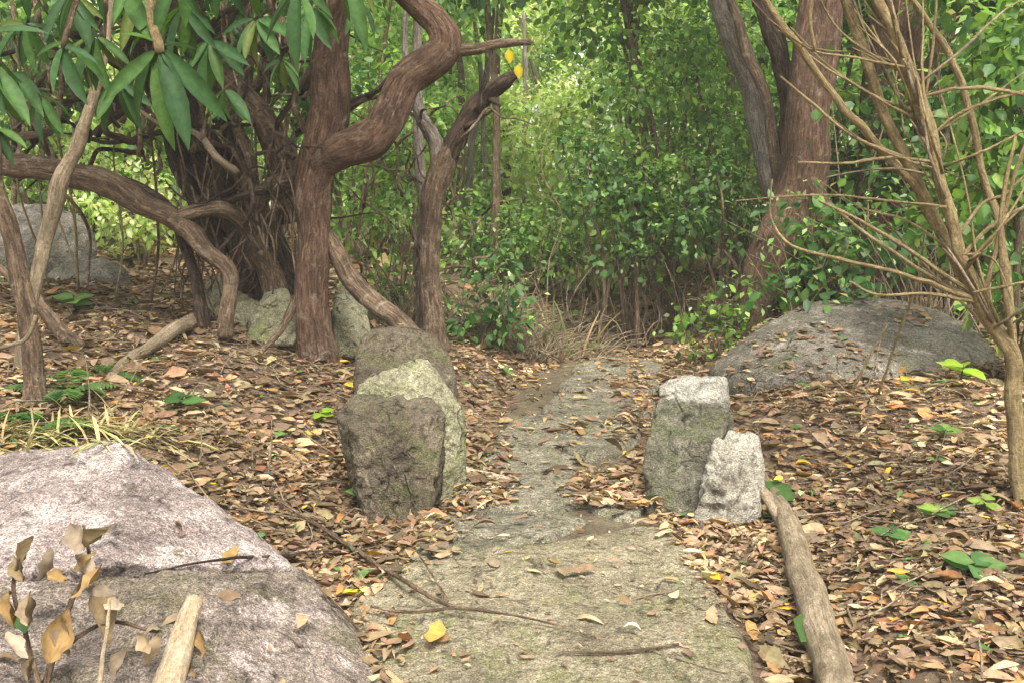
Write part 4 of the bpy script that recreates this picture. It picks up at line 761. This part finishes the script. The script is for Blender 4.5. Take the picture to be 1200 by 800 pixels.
# ------------------------------------------------------------------ ferns, seedlings and small ground plants
PAL_FERN = [(.09, .18, .05), (.07, .15, .05), (.12, .22, .06)]
PAL_LIME = [(.25, .4, .04), (.3, .45, .05)]
def fern(base, nf, ln, label, pal=PAL_FERN, lean=(0, 0)):
    o = thing('fern', base, label, 'fern')
    for k in range(nf):
        an = k / nf * 2 * math.pi + RNG.uniform(-.3, .3); d = Vector((math.cos(an) + lean[0], math.sin(an) * .7 + lean[1], RNG.uniform(.5, 1.1))); L = ln * RNG.uniform(.7, 1.1)
        items = []; m = 15; pos, dd, up, l_, w_ = [], [], [], [], []
        for q in range(2, m):
            f = q / m; p = Vector(base) + d * L * f - Vector((0, 0, L * .75 * f * f)); tn = (d - Vector((0, 0, 1.5 * f))).normalized(); sd_ = tn.cross(Vector((0, 0, 1))).normalized()
            for sg in (-1, 1): pos.append(p); dd.append(sd_ * sg + tn * .45 - Vector((0, 0, .15))); up.append((0, 0, 1)); l_.append(L * .3 * math.sin(math.pi * (f * .85 + .12))); w_.append(.5)
        items.append(place(L_BROAD, np.array(pos), np.array(dd), np.array(up, float), np.array(l_), np.array(w_), pick(pal, len(pos))))
        part('frond', items[0], M['leaf'], o)
    return o
fern(G(70, 470), 7, .34, 'green fern beside the foot of the leaning brown sapling')
fern(G(45, 505), 6, .32, 'fern drooping over the top edge of the huge granite boulder')
fern(G(125, 440), 5, .26, 'small fern between the saplings and the pale stick on the left bank')
fern(GX(672, 10.4), 6, .38, 'pale fern standing left of the slim dark stem at the path end', pal=[(.2, .26, .12), (.25, .28, .14)])
fern(GX(620, 10.6), 7, .45, 'large fern arching at the left of the path end', pal=[(.14, .2, .07), (.2, .24, .1)])
def seedling(px, py, nl, ln, pal, label, tall=.08, tpl=L_BROAD, tn='broad', wd=.9, gloss='leaf', name='seedling', cat='seedling'):
    b = G(px, py); o = thing(name, b, label, cat)
    part('stem', tube([b - Vector((0, 0, .03)), b + Vector((.01, 0, tall * .6)), b + Vector((.015, -.01, tall))], [.006, .005, .003], seg=6, res=3, seed=int(px)), M['bark_brown'], o)
    for k in range(nl):
        an = k * 2.4 + RNG.uniform(-.4, .4); d = (math.cos(an), math.sin(an), RNG.uniform(.0, .45)); z = tall * (.55 + .45 * k / max(nl - 1, 1))
        leaf_obj(leaf_mesh(tn, tpl, pal, M[gloss], int(RNG.integers(0, 9))), np.array(b) + [.012, -.005, z], d, (RNG.normal() * .2, -.45, 1), ln * RNG.uniform(.8, 1.15), wd, o)
for a_ in [
    (1125, 448, 5, .17, PAL_LIME, 'bright lime-green broad-leaved seedling on the right bank', .12), (1095, 612, 5, .1, PAL_MID, 'green seedling in the litter left of the tan sapling foot', .06),
    (1135, 676, 5, .12, PAL_DARK, 'dark green seedling in the litter near the right edge', .06), (1040, 636, 4, .1, PAL_DARK, 'small seedling between the fallen branch and the right edge', .05),
    (1105, 515, 5, .1, PAL_MID, 'seedling in the litter below the lime-green one', .06), (1150, 600, 4, .09, PAL_MID, 'seedling close to the foot of the tan sapling', .06),
    (1060, 400, 7, .13, PAL_DARK, 'dark seedling growing on the broad low boulder', .16), (1130, 420, 8, .16, PAL_DARK, 'dark leafy seedling above the lime-green one', .22),
    (85, 365, 5, .17, PAL_MID, 'fresh green seedling by the rounded boulder on the left bank', .1), (210, 478, 4, .14, PAL_DARK, 'bluish green seedling in the litter beside the huge boulder', .06),
    (430, 600, 6, .13, PAL_DARK, 'dark seedling at the foot of the dark blocky stone', .1), (375, 492, 4, .09, PAL_LIME, 'pale green seedling left of the angular stones', .05),
    (395, 400, 6, .12, PAL_MID, 'seedling by the mossy pale stone right of the trunk', .12), (320, 365, 5, .1, PAL_MID, 'seedling on the stone under the twisted roots', .08), (590, 440, 4, .08, PAL_MID, 'tiny seedling at the left edge of the path beyond the stones', .05),
    (790, 405, 7, .1, PAL_MID, 'green seedling where the path meets the low boulder', .14), (445, 420, 5, .1, PAL_DARK, 'seedling on top of the rounded mossy boulder', .1)]:
    seedling(*a_)

for k, (a_, b_, c_, d_, lab) in enumerate([(312, 560, 318, 492, 'thin dry stalk standing on the bank beside the huge boulder'), (296, 545, 288, 500, 'short dry stalk left of a taller one beside the huge boulder'), (232, 545, 235, 500, 'dry stalk just behind the crest of the huge boulder'), (103, 500, 100, 415, 'tall dry stalk by the ferns on the left bank'), (120, 495, 165, 425, 'leaning dry stalk crossing the pale stick on the left'), (335, 600, 320, 560, 'bent dry stalk low beside the huge boulder'), (1085, 560, 1110, 500, 'thin dry stalk near the green seedlings on the right bank'), (1010, 470, 1035, 385, 'thin dry stalk in front of the low boulder')]):
    g = G(a_, b_); e_ = P(c_, d_, g.y + .05); t = thing('dry_stalk', g, lab, 'stalk')
    part('stem', tube([g - Vector((0, 0, .03)), g.lerp(e_, .5) + Vector((.012, 0, 0)), e_], [.005, .004, .002], seg=6, res=5, seed=k), M['deadwood'], t)

# ------------------------------------------------------------------ fallen wood
def gnodes(nodes, lift=.6):
    """photo column, row, width in pixels laid on the ground"""
    pts, rr = [], []
    for a_, b_, w in nodes:
        g = G(a_, b_); r = w / 2 / FPX * g.y; pts.append(g + Vector((0, 0, r * lift))); rr.append(r)
    return pts, rr
def fallen(name, nodes, mat, label, cat='branch', lift=.6, seed=0, extra=(), **kw):
    pts, rr = gnodes(nodes, lift); o = thing(name, pts[0], label, cat)
    part('wood', tube(pts, rr, seg=14, res=8, seed=seed, **kw), mat, o)
    return o
fb = fallen('fallen_branch', [(884, 558, 17), (905, 592, 24), (925, 632, 30), (942, 690, 37), (958, 745, 42), (975, 815, 48), (985, 880, 52)], M['deadwood'], 'long pale fallen branch lying down the right side of the path', lift=.9, seed=401, rough=.07, knots=.12, wob=.12)
part('side_shoot', ptube([(893, 575, 4.7, 14), (910, 600, 4.55, 13), (930, 632, 4.3, 11), (938, 640, 4.2, 8)], seg=9, res=6, seed=402), M['deadwood'], fb)
for a_, b_, c_, d_ in ((914, 606, 930, 590), (908, 580, 915, 604), (935, 770, 962, 742), (938, 778, 955, 762)):
    p0 = G(a_, b_) + Vector((0, 0, .08)); p1 = G(c_, d_) + Vector((0, 0, .1))
    leaf_obj(leaf_mesh('broad', L_BROAD, PAL_FERN, M['leaf'], 3), p0, p1 - p0, (0, -.5, 1), max((p1 - p0).length, .1), .7, fb)
fallen('fallen_branch', [(128, 448, 10), (160, 425, 13), (195, 402, 17), (225, 385, 18), (246, 372, 14)], M['deadwood'], 'pale stick lying on the litter below the snaking limb', lift=1.1, seed=403, rough=.08)
fallen('fallen_branch', [(985, 462, 3), (1005, 440, 5), (1015, 418, 6)], M['deadwood'], 'short pale stick pointing at the broad low boulder', lift=1, seed=404)
fallen('fallen_branch', [(905, 420, 5), (920, 402, 7), (912, 390, 6)], M['deadwood'], 'bleached crooked twig on the left slope of the low boulder', lift=8, seed=405)
fallen('fallen_branch', [(920, 408, 5), (945, 402, 6)], M['deadwood'], 'bleached straight twig on the slope of the low boulder', lift=8, seed=406)
# stick leaning up close to the camera and a white twig beside it
st_ = thing('broken_stick', P(190, 860, 2.35), 'thick pale broken stick leaning up on the huge boulder', 'stick')
part('wood', ptube([(228, 703, 2.75, 22), (222, 722, 2.7, 25), (212, 765, 2.6, 33), (198, 815, 2.48, 38), (185, 870, 2.36, 42)], seg=16, res=8, rough=.06, seed=411, knots=.1), M['barewood'], st_)
wt = thing('twig', P(112, 840, 2.28), 'thin white twig standing on the huge boulder beside the broken stick', 'twig')
part('wood', ptube([(129, 700, 2.3, 3), (126, 735, 2.28, 4.5), (119, 780, 2.25, 5.5), (111, 840, 2.2, 6)], seg=8, res=6, rough=.1, seed=412), M['barewood'], wt)
def on_rock(px, py):   # a point on the big boulder or the ground, whichever comes first
    dg = bpy.context.evaluated_depsgraph_get(); r = ray(px, py).normalized()
    ok_, loc, nr, ix, ob, mx = S.ray_cast(dg, Vector((0, 0, CAM_H)), r)
    if ok_ and nr.dot(r) > 0: nr = -nr
    return (loc, nr) if ok_ else (G(px, py), Vector((0, 0, 1)))
bpy.context.view_layer.update()
def trailing(name, nodes, mat, label, seed, cat='twig', off=.008, sides=()):
    pts, rr = [], []
    for a_, b_, w in nodes:
        l, nr = on_rock(a_, b_); r = w / 2 / FPX * l.y; pts.append(l + nr * (r + off)); rr.append(r)
    o = thing(name, pts[0], label, cat); part('wood', tube(pts, rr, seg=8, res=5, rough=.1, seed=seed), mat, o)
    for sn in sides:
        pts, rr = [], []
        for a_, b_, w in sn:
            l, nr = on_rock(a_, b_); r = w / 2 / FPX * l.y; pts.append(l + nr * (r + off)); rr.append(r)
        part('side_twig', tube(pts, rr, seg=6, res=4, rough=.1, seed=seed + 7), mat, o)
trailing('fallen_branch', [(300, 575, 3), (330, 600, 4), (385, 636, 5), (430, 665, 6), (470, 690, 6), (505, 712, 6), (535, 724, 5), (600, 732, 3), (660, 745, 2)], M['bark_brown'], 'thin dark branch trailing from the bank onto the foreground slab', 421, 'branch', .035,
         [[(495, 665, 2), (510, 690, 3), (525, 716, 4)], [(535, 724, 4), (480, 730, 4), (435, 722, 3)], [(400, 655, 3), (360, 655, 3), (300, 660, 3)]])
trailing('root', [(170, 668, 2), (225, 663, 3), (290, 657, 4), (345, 656, 5), (385, 655, 5), (420, 650, 4)], M['bark_dark'], 'dark root running along the crack of the huge boulder', 423, 'root', .012)
trailing('twig', [(655, 768, 3), (700, 768, 4), (745, 766, 4), (795, 758, 3)], M['bark_brown'], 'reddish twig lying across the lower part of the foreground slab', 425)
trailing('twig', [(380, 700, 3), (420, 745, 4), (450, 795, 3)], M['bark_brown'], 'thin twig between the huge boulder and the slab edge', 427)
o = fallen('fallen_branch', [(540, 568, 12), (565, 571, 10), (602, 575, 8)], M['barewood'], 'short whitish split stick on the second row of path stones', lift=3, seed=429, rough=.15)

# withered plant with big tan leaves in the lower left corner
PAL_WITHER = [(0.2624, 0.1949, 0.1292), (0.2165, 0.1613, 0.0912), (0.3018, 0.2419, 0.1824), (0.2493, 0.1613, 0.0684), (0.1968, 0.1546, 0.114)]
wb = thing('withered_plant', P(40, 860, 2.45), 'withered plant with big tan dead leaves at the lower left corner', 'plant')
part('stem', ptube([(40, 860, 2.45, 12), (60, 770, 2.5, 9), (85, 700, 2.55, 7), (105, 660, 2.58, 5), (98, 615, 2.6, 4)], seg=8, res=6, seed=431), M['bark_brown'], wb)
part('stem', ptube([(50, 820, 2.45, 8), (30, 740, 2.5, 6), (15, 690, 2.5, 5), (25, 640, 2.55, 4)], seg=8, res=6, seed=432), M['bark_brown'], wb)
part('stem', ptube([(60, 770, 2.5, 7), (120, 730, 2.5, 5), (185, 740, 2.5, 4)], seg=8, res=6, seed=433), M['bark_brown'], wb)
def crumpled(k):
    rs = np.random.default_rng(k + 70); T, F = leaf_template(np.linspace(0, 1, 8), np.array([.03, .2, .34, .42, .4, .32, .18, .02]) * rs.uniform(.7, 1.2, 8), fold=rs.uniform(-.5, .8), droop=rs.uniform(-.3, .6)); T[:, 2] += rs.normal(size=len(T)) * .05; T[:, 0] += rs.normal(size=len(T)) * .03; return T, F
WITHER = [crumpled(k) for k in range(6)]
def wither(a0, b0, a1, b1, Y, w, dy=-.05):
    p0, p1 = P(a0, b0, Y), P(a1, b1, Y + dy); d = p1 - p0
    leaf_obj(leaf_mesh('wither', WITHER[int(RNG.integers(0, 6))], PAL_WITHER, M['leaf_dry'], int(RNG.integers(0, 40))), p0, d, (RNG.normal() * .7, -.7, .6), d.length * .8, w * .95, wb)
for l in [(82, 612, 104, 660, 2.55, .75), (40, 628, 12, 668, 2.55, .55), (112, 646, 74, 662, 2.55, .6), (12, 692, 2, 746, 2.5, .7), (34, 692, 42, 742, 2.5, .55), (100, 640, 120, 612, 2.58, .6), (80, 712, 54, 790, 2.5, .6), (105, 700, 142, 756, 2.5, .7),
          (120, 660, 92, 716, 2.52, .5), (70, 720, 76, 780, 2.5, .55), (160, 742, 190, 770, 2.5, .7), (170, 735, 200, 726, 2.52, .5), (186, 742, 176, 790, 2.5, .75), (232, 735, 250, 775, 2.66, .6), (15, 650, 40, 690, 2.55, .45), (150, 760, 120, 800, 2.48, .6), (40, 770, 20, 800, 2.48, .6), (120, 705, 160, 720, 2.5, .5), (60, 640, 52, 690, 2.56, .6), (88, 650, 120, 690, 2.55, .5), (8, 740, 30, 790, 2.45, .6), (215, 770, 240, 800, 2.6, .6), (100, 690, 128, 690, 2.52, .6), (55, 670, 90, 690, 2.55, .5)]:
    wither(*l)
leaf_obj(leaf_mesh('broad', L_BROAD, PAL_FERN, M['leaf'], 1), P(25, 715, 2.5), P(28, 740, 2.48) - P(25, 715, 2.5), (0, -1, .4), .06, 1.1, wb)

# ------------------------------------------------------------------ fallen leaves and litter
def dry_shape(seed):
    rs = np.random.default_rng(seed); st = np.linspace(0, 1, 5); wd_ = np.array([.03, .2, .27, .2, .02]) * rs.uniform(.45, 1.25) * rs.uniform(.7, 1.2, 5)
    curl, roll, tw_ = rs.uniform(-1.1, .9), rs.uniform(-.2, 1.0), rs.uniform(-.6, .6); V = []
    for y, w in zip(st, wd_):
        z = curl * ((y - .5) ** 2 - .1) * .8; sx = rs.normal() * .02
        for s in (-1, 0, 1): V.append((s * w * (1 - .35 * abs(roll)) + sx + tw_ * .12 * y, y - .5, z + roll * w * abs(s) * .8 + tw_ * s * w * (y - .5)))
    return np.array(V)
DRYF = np.array([f for i in range(4) for f in ((i * 3, i * 3 + 1, i * 3 + 4, i * 3 + 3), (i * 3 + 1, i * 3 + 2, i * 3 + 5, i * 3 + 4))])
DRY = [dry_shape(k) for k in range(24)]
def litter_field(n, x0, x1, y0, y1, size, dens):
    x = RNG.uniform(x0, x1, n); y = RNG.uniform(y0, y1, n); c, w = path_c(y), path_w(y); u = (x - c) / w
    keep = RNG.random(n) < dens(x, y, u); x, y = x[keep], y[keep]; n = len(x)
    z = terrain(x, y); ep = .05; gx = (terrain(x + ep, y) - z) / ep; gy = (terrain(x, y + ep) - z) / ep
    up = np.stack([-gx, -gy, np.ones(n)], -1) + RNG.standard_normal((n, 3)) * [.36, .36, 0]
    d = RNG.standard_normal((n, 3)) * [1, 1, .12]
    ln = size * np.exp(RNG.normal(-.05, .55, n)).clip(.3, 2.6)
    return np.stack([x, y, z + np.where((y < 4.9) & (np.abs(u[keep]) < 1.12), .055, 0) + .006 + .022 * RNG.random(n)], -1), d, up, ln, RNG.integers(0, 24, n)
def dens(x, y, u):
    au = np.abs(u); nz = vnoise(np.stack([x * 2.2, y * 2.2, 0 * x], -1), 61)
    on = np.clip(.07 + .9 * np.clip(au - .55 + .25 * nz, 0, 1) ** 1.2 * 2.2, 0, 1)
    on = np.where((y < 4.7), np.clip((au - .84 + .28 * nz) * 1.8, .02, 1), on)
    left_drift = np.where((y > 5.6) & (u < -.45), np.clip(.4 + nz * .6, .1, .95), np.where(y > 5.6, np.clip(.06 + nz * .2, .03, .3), 0))
    right_drift = np.where((y > 4.75) & (y < 5.6) & (u > .25), .8, 0); end = np.where(y > 9.8, .8, 0)
    return np.where(au > 1.15, .8 + .2 * nz, np.maximum.reduce([on, left_drift, right_drift, end]))
def on_tops(names, n, size):
    out = []
    dg = bpy.context.evaluated_depsgraph_get()
    for (x0, x1, y0, y1, m) in names:
        for _ in range(m):
            x, y = RNG.uniform(x0, x1), RNG.uniform(y0, y1); h_ = S.ray_cast(dg, Vector((x, y, 1.05)), Vector((0, 0, -1)))
            if h_[0] and h_[4].name.split('.')[0] in ('boulder', 'upper_block', 'lower_block') and h_[2].z > .55 and h_[1].z - TZ(x, y) > .02 and vnoise(np.array([x * 2.5, y * 2.5, 0]), 91) > -.05: out.append((h_[1] + h_[2] * .015, h_[2]))
    k = len(out); up = np.array([o[1] for o in out]) + RNG.standard_normal((k, 3)) * .2
    return np.array([o[0] for o in out]), RNG.standard_normal((k, 3)) * [1, 1, .1], up, size * np.exp(RNG.normal(0, .4, k)), RNG.integers(0, 24, k)
bpy.context.view_layer.update()
parts_ = [on_tops([(1.4, 4.2, 6.8, 9.0, 1500), (-1.1, -.2, 5.4, 6.5, 60), (-4, -1.4, 6.8, 10, 250), (-1.5, -.5, 2.3, 3.3, 25)], 0, .06), litter_field(40000, -3.2, 3.4, 2.2, 5.4, .049, dens), litter_field(40000, -5.2, 5.5, 5.4, 10.5, .058, dens), litter_field(9000, -8, 8, 10.5, 16, .12, lambda x, y, u: .8 + 0 * x)]
pos, d, up, ln, sh = [np.concatenate(q) for q in zip(*parts_)]
SLABS = [(o, np.array(o.matrix_world.translation), [np.array(c) for c in o.bound_box]) for o in path.children]
def settle(pos, lift, idx):
    for i in idx:
        for sl, t, bbx in SLABS:
            q = pos[i] - t
            if abs(q[0]) > 1.2 or q[0] < bbx[0][0] or q[0] > bbx[6][0] or q[1] < bbx[0][1] or q[1] > bbx[6][1]: continue
            h_ = sl.ray_cast(Vector((q[0], q[1], 1)), Vector((0, 0, -1)))
            if h_[0]: pos[i][2] = max(pos[i][2], h_[1].z + t[2] + lift + .012 * RNG.random())
near_ = np.where((np.abs(pos[:, 0] - path_c(pos[:, 1])) < 1.3 * path_w(pos[:, 1])) & (pos[:, 1] < 11))[0]
settle(pos, .006, near_)
col = pick(PAL_DRY, len(pos), .22)
rr_ = RNG.random(len(pos)); col *= (1 + .42 * fbm(pos * np.array([1.1, 1.1, .3]), 3, 55)).clip(.5, 1.5)[:, None] * np.array([1.02, 1.0, .93])
col[rr_ < .012] = np.array([.55, .36, .05]); col[(rr_ > .012) & (rr_ < .028)] = np.array([.09, .17, .05])
wdt = RNG.uniform(.75, 1.25, len(pos))
# leaves fill out the drape of a rock where one lies above the soil
px, py, dep = project(pos)
vis = (px > 5) & (px < 1195) & (py > 380) & (py < 795)
cand = np.argsort(np.where(vis, -ln / dep, 0))[:900]
dg = bpy.context.evaluated_depsgraph_get(); bpy.context.view_layer.update(); hero = []
for i in cand:
    p = Vector(pos[i]) + Vector((0, 0, .02)); o_ = Vector((0, 0, CAM_H)); v_ = p - o_
    hit = S.ray_cast(dg, o_, v_.normalized(), distance=v_.length - .03)
    if not hit[0]: hero.append(i)
    if len(hero) >= 288: break
hero = np.array(hero); rest = np.ones(len(pos), bool); rest[hero] = False
def colname(c):
    r, g_, b_ = c
    if g_ > r * 1.1: return 'green'
    if r > .4 and b_ < .12: return 'yellow' if g_ > .6 * r else 'orange'
    if r > .36: return 'pale tan'
    if r > .26: return 'orange brown' if b_ < .11 else 'tan'
    if r > .13: return 'brown'
    return 'dark brown'
pm, used = {}, {}
CURLED = {k for k in range(24) if np.ptp(DRY[k][:, 2]) > .28}
LAND = [(300, 620, 1, 'on the slope beside the huge boulder'), (370, 690, .8, 'between the huge boulder and the slab'), (250, 540, 1, 'just behind the huge boulder'), (340, 530, 1, 'left of the dark blocky stone'), (450, 640, .8, 'below the dark blocky stone'), (390, 760, .8, 'at the lower left edge of the slab'),
        (560, 620, 1, 'on the far edge of the slab'), (640, 710, 1.2, 'on the foreground slab'), (800, 655, .7, 'on the upper right edge of the slab'), (850, 700, .7, 'between the slab and the long branch'), (880, 770, .8, 'between the lower slab and branch end'), (720, 590, .8, 'beside the tall grey guard stone'),
        (860, 635, .6, 'below the small whitish stone'), (940, 560, .8, 'near the top of the long branch'), (975, 650, .8, 'right of the middle of the long branch'), (1020, 760, .9, 'right of the thick branch end'), (1040, 640, .8, 'by the small seedling right of the branch'), (1135, 676, .8, 'by the dark seedling near the edge'),
        (1150, 780, 1, 'in the lower right corner'), (1095, 612, .8, 'by the green seedling on the right'), (1180, 610, .7, 'at the foot of the tan sapling'), (1010, 520, 1, 'below the broad low boulder'), (1125, 520, 1, 'near the lime-green seedling'), (1080, 730, .8, 'between the branch and the lower right corner'), (620, 540, 1, 'on the path between the upright stones'), (910, 600, .6, 'touching the upper branch')]
for i in hero:
    cn = colname(col[i]); key = (cn, int(sh[i]))
    if key not in pm: pm[key] = make_mesh('fallen_leaf', DRY[sh[i]], [DRYF], M['leaf_dry'], np.repeat(col[i][None], 15, 0))
    x, y = pos[i][:2]; u = (x - path_c(y)) / path_w(y); a_, b_ = px[i], py[i]
    near = LAND[int(np.argmin([((a_ - q[0]) ** 2 + (1.7 * (b_ - q[1])) ** 2) / q[2] ** 2 for q in LAND]))][3]
    form = 'small' if ln[i] < .09 else 'large' if ln[i] > .125 else 'medium'; form = ('slender ' if wdt[i] < .92 else 'broad ' if wdt[i] > 1.08 else '') + form; form += ' crosswise' if abs(d[i][0]) > 1.8 * abs(d[i][1]) else ' lengthwise' if abs(d[i][1]) > 1.8 * abs(d[i][0]) else ' slanting'; bend = 'curled' if sh[i] in CURLED else 'flat'
    o = leaf_obj(pm[key], pos[i], d[i], up[i], ln[i], wdt[i], None, 'fallen_leaf')
    lab = '%s %s %s dead leaf %s' % (form, bend, cn, near); used[lab] = used.get(lab, 0) + 1
    tag(o, lab, 'leaf', '%s dead leaves %s' % (cn, near))
Vs, Fs, Cs, off = [], [], [], 0
for k in range(24):
    m = rest & (sh == k)
    V, F, C = place((DRY[k], DRYF), pos[m], d[m], up[m], ln[m], wdt[m], col[m]); Vs.append(V); Fs.append(F[0] + off); Cs.append(C); off += len(V)
tag(part('leaf_litter', (np.vstack(Vs), [np.vstack(Fs)], np.vstack(Cs)), M['leaf_dry'], None), 'thick brown litter of dead leaves covering the forest floor', 'leaf litter', kind='stuff')
# twig litter
tw = []
for k in range(700):
    x, y = RNG.uniform(-3.5, 3.8), RNG.uniform(2.4, 9); u = abs((x - path_c(y)) / path_w(y))
    if u < 1 and RNG.random() < .8: continue
    an = RNG.uniform(0, math.pi); L = RNG.uniform(.08, .4); e_ = Vector((math.cos(an), math.sin(an), 0)) * L / 2
    p0 = Vector((x, y, 0)) - e_; p1 = Vector((x, y, 0)) + e_; mm = Vector((x + RNG.normal() * .02, y + RNG.normal() * .02, 0))
    for q in (p0, p1, mm): q.z = TZ(q.x, q.y) + RNG.uniform(.02, .06)
    r = RNG.uniform(.0015, .005); tw.append(tube([p0, mm, p1], [r, r, r * .6], seg=4, res=2, seed=k))
tag(part('twig_litter', join(tw), M['deadwood'], None), 'thin dead twigs strewn through the fallen leaves', 'twig litter', kind='stuff')
n = 15000; x = RNG.uniform(-2.5, 3.2, n); y = 2.3 + 7.7 * RNG.random(n) ** 1.3
cpos = np.stack([x, y, terrain(x, y)], -1); u = np.abs(x - path_c(y)) / path_w(y); m = RNG.random(n) < np.where(u < 1.25, .25 + .5 * u ** 2, .9); cpos = cpos[m]; n = len(cpos)
dg = bpy.context.evaluated_depsgraph_get(); slabs = [o for o in path.children]
for i in range(n):   # crumbs rest on the paving where there is some
    for sl in slabs:
        h_ = sl.ray_cast(Vector((cpos[i][0], cpos[i][1], 1)) - sl.matrix_world.translation, Vector((0, 0, -1)))
        if h_[0]: cpos[i][2] = max(cpos[i][2], h_[1].z + sl.matrix_world.translation.z); break
cpos[:, 2] += .012
tag(part('leaf_crumbs', place(L_FINE, cpos, RNG.standard_normal((n, 3)) * [1, 1, .2], RNG.standard_normal((n, 3)) * [.4, .4, 0] + [0, 0, 1], .01 + .028 * RNG.random(n) ** 2, RNG.uniform(.5, 1.2, n), pick(PAL_DRY, n, .3)), M['leaf_dry'], None), 'crumbs of broken dead leaf scattered over the path and slab', 'leaf crumbs', kind='stuff')
# leaves that stand out one by one
bpy.context.view_layer.update(); dg = bpy.context.evaluated_depsgraph_get()
for k, (a_, b_, s_, c_, lab) in enumerate([
    (836, 678, .1, (.75, .5, .03), 'bright yellow fallen leaf at the right edge of the foreground slab'), (912, 566, .09, (.5, .55, .08), 'yellow-green leaf near the top of the long fallen branch'), (940, 584, .09, (.35, .45, .22), 'pale green leaf lying beside the top of the long fallen branch'),
    (508, 752, .17, (.5, .27, .07), 'curled orange leaf on the left part of the foreground slab'), (930, 712, .07, (.62, .38, .04), 'yellow leaf touching the left side of the long fallen branch'), (130, 488, .13, (.55, .27, .06), 'orange leaf above the crest of the huge boulder'),
    (165, 468, .14, (.5, .32, .09), 'ochre leaf on the bank above the orange one'), (485, 598, .1, (.6, .42, .26), 'pale tan leaf leaning at the foot of the angular stones'), (1055, 676, .08, (.6, .3, .06), 'orange leaf in the litter right of the long fallen branch'),
    (1050, 480, .12, (.55, .2, .08), 'red-orange leaf below the broad low boulder'), (395, 695, .1, (.5, .2, .06), 'rusty leaf between the huge boulder and the slab'), (740, 745, .06, (.6, .56, .5), 'small white leaf on the lower part of the slab'),
    (1030, 492, .1, (.5, .22, .09), 'orange leaf just left of the red-orange one below the low boulder'), (350, 737, .1, (.4, .26, .16), 'single brown leaf lying on the lower face of the huge boulder'), (690, 640, .07, (.5, .34, .22), 'tan leaf on the upper part of the slab'), (720, 665, .07, (.42, .2, .12), 'reddish leaf near the middle of the slab'), (590, 635, .06, (.55, .4, .28), 'pale leaf at the far edge of the slab'), (790, 705, .08, (.5, .38, .25), 'tan leaf at the right half of the slab')]):
    l, nr = on_rock(a_, b_)
    me = make_mesh('fallen_leaf', DRY[(k * 5) % 24], [DRYF], M['leaf_dry'], np.repeat(np.array(c_)[None], 15, 0))
    tag(leaf_obj(me, l + nr * .034, (RNG.normal(), RNG.normal() * .5, 0), nr + Vector((0, -.3, 0)), s_, .9, None, 'fallen_leaf'), lab, 'leaf')
for nm, a_, b_, Y_, lab in (('hanging_leaf', 607, 86, 7.4, 'yellow leaf hanging beside the broken stub of the forked tree'), ('hanging_leaf', 596, 68, 7.5, 'smaller yellow leaf hanging above the broken stub')):
    o = leaf_obj(leaf_mesh('broad', L_BROAD, [(.75, .58, .04)], M['leaf'], 0), P(a_, b_ - 10, Y_), (0.1, 0, -1), (0, -1, .2), .1, .9, None, nm); tag(o, lab, 'leaf')
# dry grass on the boulder's crest
n = 420; pos = []
for k in range(n):
    a_ = RNG.normal(95, 55); b_ = 505 + abs(a_ - 120) * .12 + RNG.uniform(-12, 14); l, nr = on_rock(a_, b_); pos.append(l)
pos = np.array(pos); dd = RNG.standard_normal((n, 3)) * [1, .5, .3] + [.2, 0, .3]
tag(part('dry_grass', place(L_GRASS, pos, dd, np.tile([0, 0, 1.], (n, 1)), RNG.uniform(.08, .22, n), np.full(n, 1.5), pick([(.42, .34, .17), (.33, .27, .13), (.25, .25, .1)], n)), M['leaf_dry'], None), 'dry straw coloured grass along the crest of the huge boulder', 'grass', kind='stuff')

bmz = make_mesh('added_veil', [(x, y, z) for x in (-420, 420) for y in (-320, 620) for z in (-12, 14.5)], [[(0, 1, 3, 2), (4, 6, 7, 5), (0, 4, 5, 1), (2, 3, 7, 6), (0, 2, 6, 4), (1, 5, 7, 3)]], None, smooth=False)  # scattering volume added only to lift the dark background
hm = bpy.data.materials.new('added_veil'); hm.use_nodes = True; hm.node_tree.nodes.clear()
hv = hm.node_tree.nodes.new('ShaderNodeVolumePrincipled'); ho = hm.node_tree.nodes.new('ShaderNodeOutputMaterial')
hv.inputs['Density'].default_value = .0025; hv.inputs['Color'].default_value = (.97, .98, .93, 1); hm.node_tree.links.new(hv.outputs[0], ho.inputs['Volume'])
bmz.materials.append(hm); tag(link('added_veil', bmz), 'thin airy veil added to lift the dark background', 'added_veil', kind='stuff')
